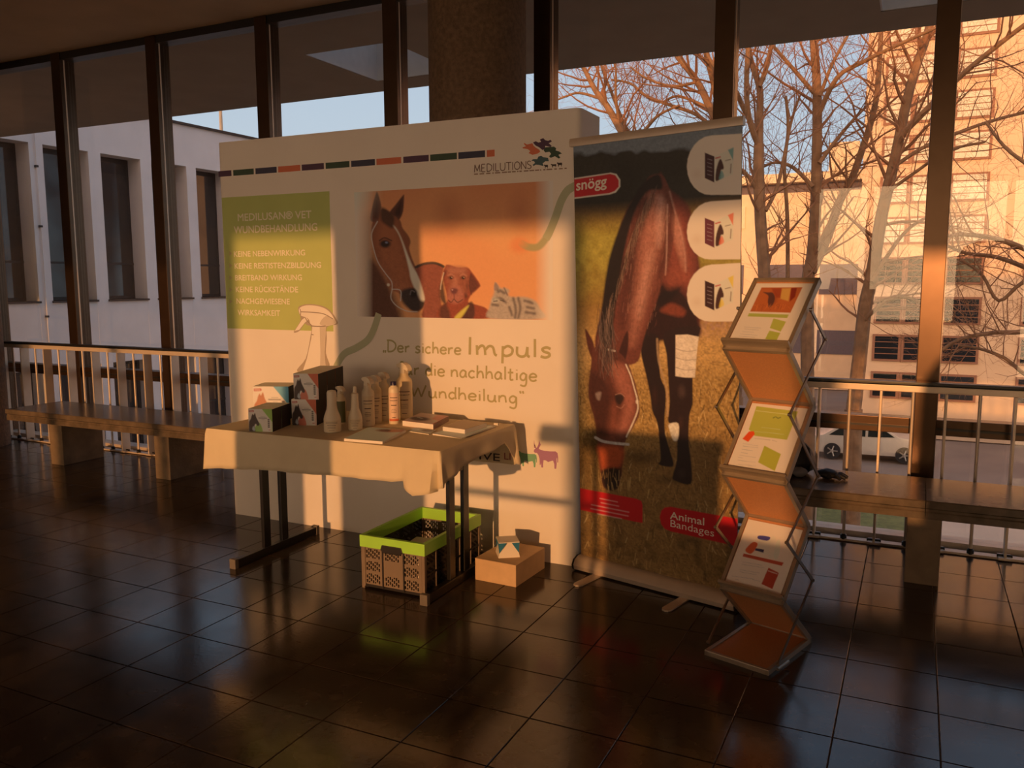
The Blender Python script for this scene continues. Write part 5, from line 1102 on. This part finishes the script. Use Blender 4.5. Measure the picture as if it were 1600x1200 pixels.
# limbs: points in metres, radius at both ends
tree([([(-2.42, 16.4, -0.8), (-2.6, 16.4, 1.26), (-2.72, 16.4, 2.45), (-2.79, 16.4, 3.39), (-2.8, 16.4, 3.92)], 0.123, 0.093),
      ([(-2.8, 16.4, 3.86), (-2.93, 16.13, 4.29), (-2.96, 15.87, 4.81), (-2.9, 15.6, 5.61)], 0.057, 0.041),
      ([(-2.8, 16.4, 3.86), (-2.83, 16.55, 4.58), (-2.88, 16.7, 5.02), (-3.09, 16.85, 5.6), (-3.25, 17.0, 6.47)], 0.077, 0.041),
      ([(-2.83, 16.4, 4.95), (-2.74, 16.47, 5.24), (-2.66, 16.53, 5.7), (-2.62, 16.6, 6.5)], 0.051, 0.036),
      ([(-2.88, 16.4, 4.16), (-3.08, 16.16, 4.59), (-3.18, 15.92, 4.84), (-3.46, 15.68, 5.15), (-3.67, 15.44, 5.56), (-3.83, 15.2, 6.06)], 0.051, 0.031),
      ([(-2.79, 16.4, 3.04), (-2.99, 16.2, 3.38), (-3.13, 16.0, 3.46), (-3.44, 15.8, 3.59)], 0.041, 0.021),
      ([(-2.64, 16.4, 2.69), (-2.47, 16.6, 3.16), (-2.37, 16.8, 3.89), (-2.32, 17.0, 4.38), (-2.21, 17.2, 4.88)], 0.041, 0.021)], 1, 'bare tree with forked orange trunk right beside the roll-up banner', 2.0)
tree([([(-1.87, 17.4, -0.9), (-1.96, 17.45, 1.25), (-1.9, 17.5, 1.87), (-1.88, 17.55, 2.74), (-1.9, 17.6, 3.6), (-1.93, 17.65, 4.57), (-1.98, 17.7, 5.31), (-2.07, 17.75, 6.04), (-2.14, 17.8, 6.77)], 0.131, 0.065),
      ([(-1.89, 17.4, 1.56), (-1.65, 17.55, 2.21), (-1.55, 17.7, 2.61), (-1.46, 17.85, 2.96), (-1.29, 18.0, 3.34), (-1.12, 18.15, 3.96), (-0.97, 18.3, 4.6), (-0.91, 18.45, 5.23), (-0.91, 18.6, 6.23)], 0.098, 0.044),
      ([(-1.89, 17.4, 4.51), (-1.56, 17.2, 5.14), (-1.09, 17.0, 5.34), (-0.57, 16.8, 5.5), (0.12, 16.6, 5.7)], 0.049, 0.027),
      ([(-1.87, 17.4, 4.88), (-1.69, 17.57, 5.48), (-1.42, 17.73, 6.08), (-1.31, 17.9, 6.57)], 0.038, 0.022),
      ([(-1.98, 17.4, 4.95), (-2.35, 17.23, 5.39), (-2.75, 17.07, 5.86), (-3.03, 16.9, 6.18)], 0.044, 0.022),
      ([(-1.93, 17.4, 3.19), (-2.32, 17.53, 3.59), (-2.68, 17.67, 3.73), (-2.97, 17.8, 3.66)], 0.044, 0.022),
      ([(-2.26, 17.4, -0.92), (-2.31, 17.28, 1.25), (-2.35, 17.16, 2.61), (-2.42, 17.04, 3.54), (-2.36, 16.92, 4.25), (-2.41, 16.8, 4.82)], 0.044, 0.027),
      ([(-1.83, 17.4, 3.63), (-1.53, 17.63, 4.12), (-1.22, 17.87, 4.55), (-1.01, 18.1, 4.81)], 0.044, 0.022)], 2, 'bare tree with straight tall trunk in the middle of the window group', 2.0)
tree([([(-0.99, 17.0, -1.04), (-0.93, 17.05, -0.07), (-0.88, 17.1, 0.9), (-0.79, 17.15, 1.49), (-0.69, 17.2, 2.49), (-0.59, 17.25, 3.13), (-0.49, 17.3, 3.71), (-0.38, 17.35, 4.51), (-0.25, 17.4, 5.18), (-0.07, 17.45, 5.84), (0.0, 17.5, 6.39)], 0.139, 0.064),
      ([(-0.45, 17.0, 3.95), (0.04, 16.8, 4.43), (0.46, 16.6, 4.83), (0.99, 16.4, 5.24), (1.48, 16.2, 5.57)], 0.059, 0.037),
      ([(-0.53, 17.0, 3.42), (-0.07, 17.2, 3.76), (0.53, 17.4, 4.03), (1.13, 17.6, 4.24), (1.73, 17.8, 4.38)], 0.037, 0.027),
      ([(-0.6, 17.0, 2.99), (-0.05, 16.87, 3.38), (0.33, 16.73, 3.63), (0.9, 16.6, 3.72)], 0.032, 0.021),
      ([(-0.78, 17.0, 1.37), (-0.41, 17.2, 2.08), (-0.11, 17.4, 2.43), (0.31, 17.6, 2.66)], 0.043, 0.021),
      ([(-0.88, 17.0, 0.66), (-0.51, 16.83, 1.02), (-0.14, 16.67, 1.09), (0.17, 16.5, 0.93)], 0.043, 0.021)], 3, 'bare tree leaning towards the orange tower block', 2.0)
tree([([(2.46, 15.9, -0.66), (2.28, 15.9, 0.76), (2.12, 15.9, 1.77), (1.98, 15.9, 3.26), (1.84, 15.9, 4.73)], 0.140, 0.080),
      ([(2.15, 15.9, 1.57), (1.49, 15.75, 1.9), (1.03, 15.6, 2.07), (0.56, 15.45, 2.13), (0.29, 15.3, 2.07)], 0.050, 0.025),
      ([(2.18, 15.9, 1.37), (1.72, 16.02, 1.53), (1.17, 16.15, 1.77), (0.71, 16.27, 1.85), (0.41, 16.4, 1.99)], 0.045, 0.025),
      ([(2.26, 15.9, 0.76), (1.58, 15.82, 0.57), (1.13, 15.75, 0.54), (0.67, 15.67, 0.43), (0.39, 15.6, 0.23)], 0.045, 0.025),
      ([(2.29, 15.9, 0.56), (1.83, 16.02, -0.19), (1.37, 16.15, 0.1), (0.99, 16.27, 0.24), (0.7, 16.4, 0.27)], 0.040, 0.020),
      ([(2.04, 15.9, 2.77), (1.52, 15.97, 3.2), (1.15, 16.03, 3.54), (0.86, 16.1, 3.97)], 0.040, 0.020),
      ([(2.15, 15.9, 1.67), (1.54, 15.95, 1.37), (1.21, 16.0, 1.06), (0.95, 16.05, 1.48), (0.61, 16.1, 1.75)], 0.035, 0.020)], 4, 'bare tree reaching its branches in from the picture edge', 2.0)
tree([([(-5.32, 18.4, -1.23), (-5.52, 18.4, 1.66), (-5.69, 18.4, 3.36), (-5.93, 18.4, 4.32), (-6.19, 18.4, 4.79), (-6.5, 18.4, 5.3), (-6.78, 18.4, 5.67), (-7.01, 18.4, 6.09), (-7.21, 18.4, 6.41)], 0.127, 0.040),
      ([(-5.69, 18.4, 3.36), (-5.76, 18.56, 4.22), (-6.19, 18.72, 4.91), (-6.52, 18.88, 5.6), (-6.83, 19.04, 6.23), (-7.0, 19.2, 6.71)], 0.058, 0.023),
      ([(-6.19, 18.4, 4.79), (-6.23, 18.23, 5.45), (-6.18, 18.07, 5.95), (-6.19, 17.9, 6.32)], 0.035, 0.017),
      ([(-6.62, 18.4, 5.45), (-7.2, 18.5, 5.66), (-7.63, 18.6, 5.62), (-8.16, 18.7, 5.5)], 0.035, 0.017),
      ([(-5.93, 18.4, 4.32), (-5.53, 18.27, 4.71), (-5.21, 18.13, 4.94), (-4.76, 18.0, 5.07)], 0.046, 0.023)], 5, 'bare tree whose crown shows above the end of the exhibition wall', 2.4)
tree([([(-3.36, 17.9, -1.05), (-3.45, 17.9, 1.91), (-3.55, 17.9, 3.22), (-3.78, 17.9, 4.33), (-4.06, 17.9, 4.93), (-4.34, 17.9, 5.49), (-4.73, 17.9, 5.99), (-5.04, 17.9, 6.44)], 0.123, 0.045),
      ([(-3.78, 17.9, 4.33), (-4.35, 18.02, 4.84), (-4.94, 18.14, 5.11), (-5.54, 18.26, 5.39), (-5.95, 18.38, 5.72), (-6.43, 18.5, 5.87)], 0.045, 0.022),
      ([(-3.55, 17.9, 3.22), (-3.88, 17.63, 5.11), (-3.99, 17.37, 5.69), (-4.06, 17.1, 6.13)], 0.079, 0.056),
      ([(-4.06, 17.9, 4.93), (-4.78, 18.07, 5.28), (-5.24, 18.23, 5.22), (-5.73, 18.4, 5.5)], 0.034, 0.017),
      ([(-4.34, 17.9, 5.49), (-4.83, 17.73, 5.42), (-5.34, 17.57, 5.6), (-5.63, 17.4, 5.82)], 0.034, 0.017)], 6, 'bare tree with crown spreading above the roll-up banner', 2.4)
# ---- give every thing its own base point
bpy.context.view_layer.update()
def world_pts(o):
    out = [o.matrix_world @ Vector(c) for c in o.bound_box] if o.type == 'MESH' else []
    for ch in o.children: out += world_pts(ch)
    return out
for o in [o for o in SC.objects if o.parent is None and o.type in ('EMPTY', 'MESH') and o.name != 'floor']:
    if o.location.length > 1e-6 or any(abs(a) > 1e-6 for a in o.rotation_euler): continue
    P = world_pts(o)
    if not P: continue
    c = Vector(((min(p.x for p in P)+max(p.x for p in P))/2, (min(p.y for p in P)+max(p.y for p in P))/2, min(p.z for p in P)))
    if o.type == 'MESH':
        if o.data.users > 1: continue
        o.data.transform(Matrix.Translation(-c))
    o.location = c
    for ch in o.children: ch.location = ch.location-c
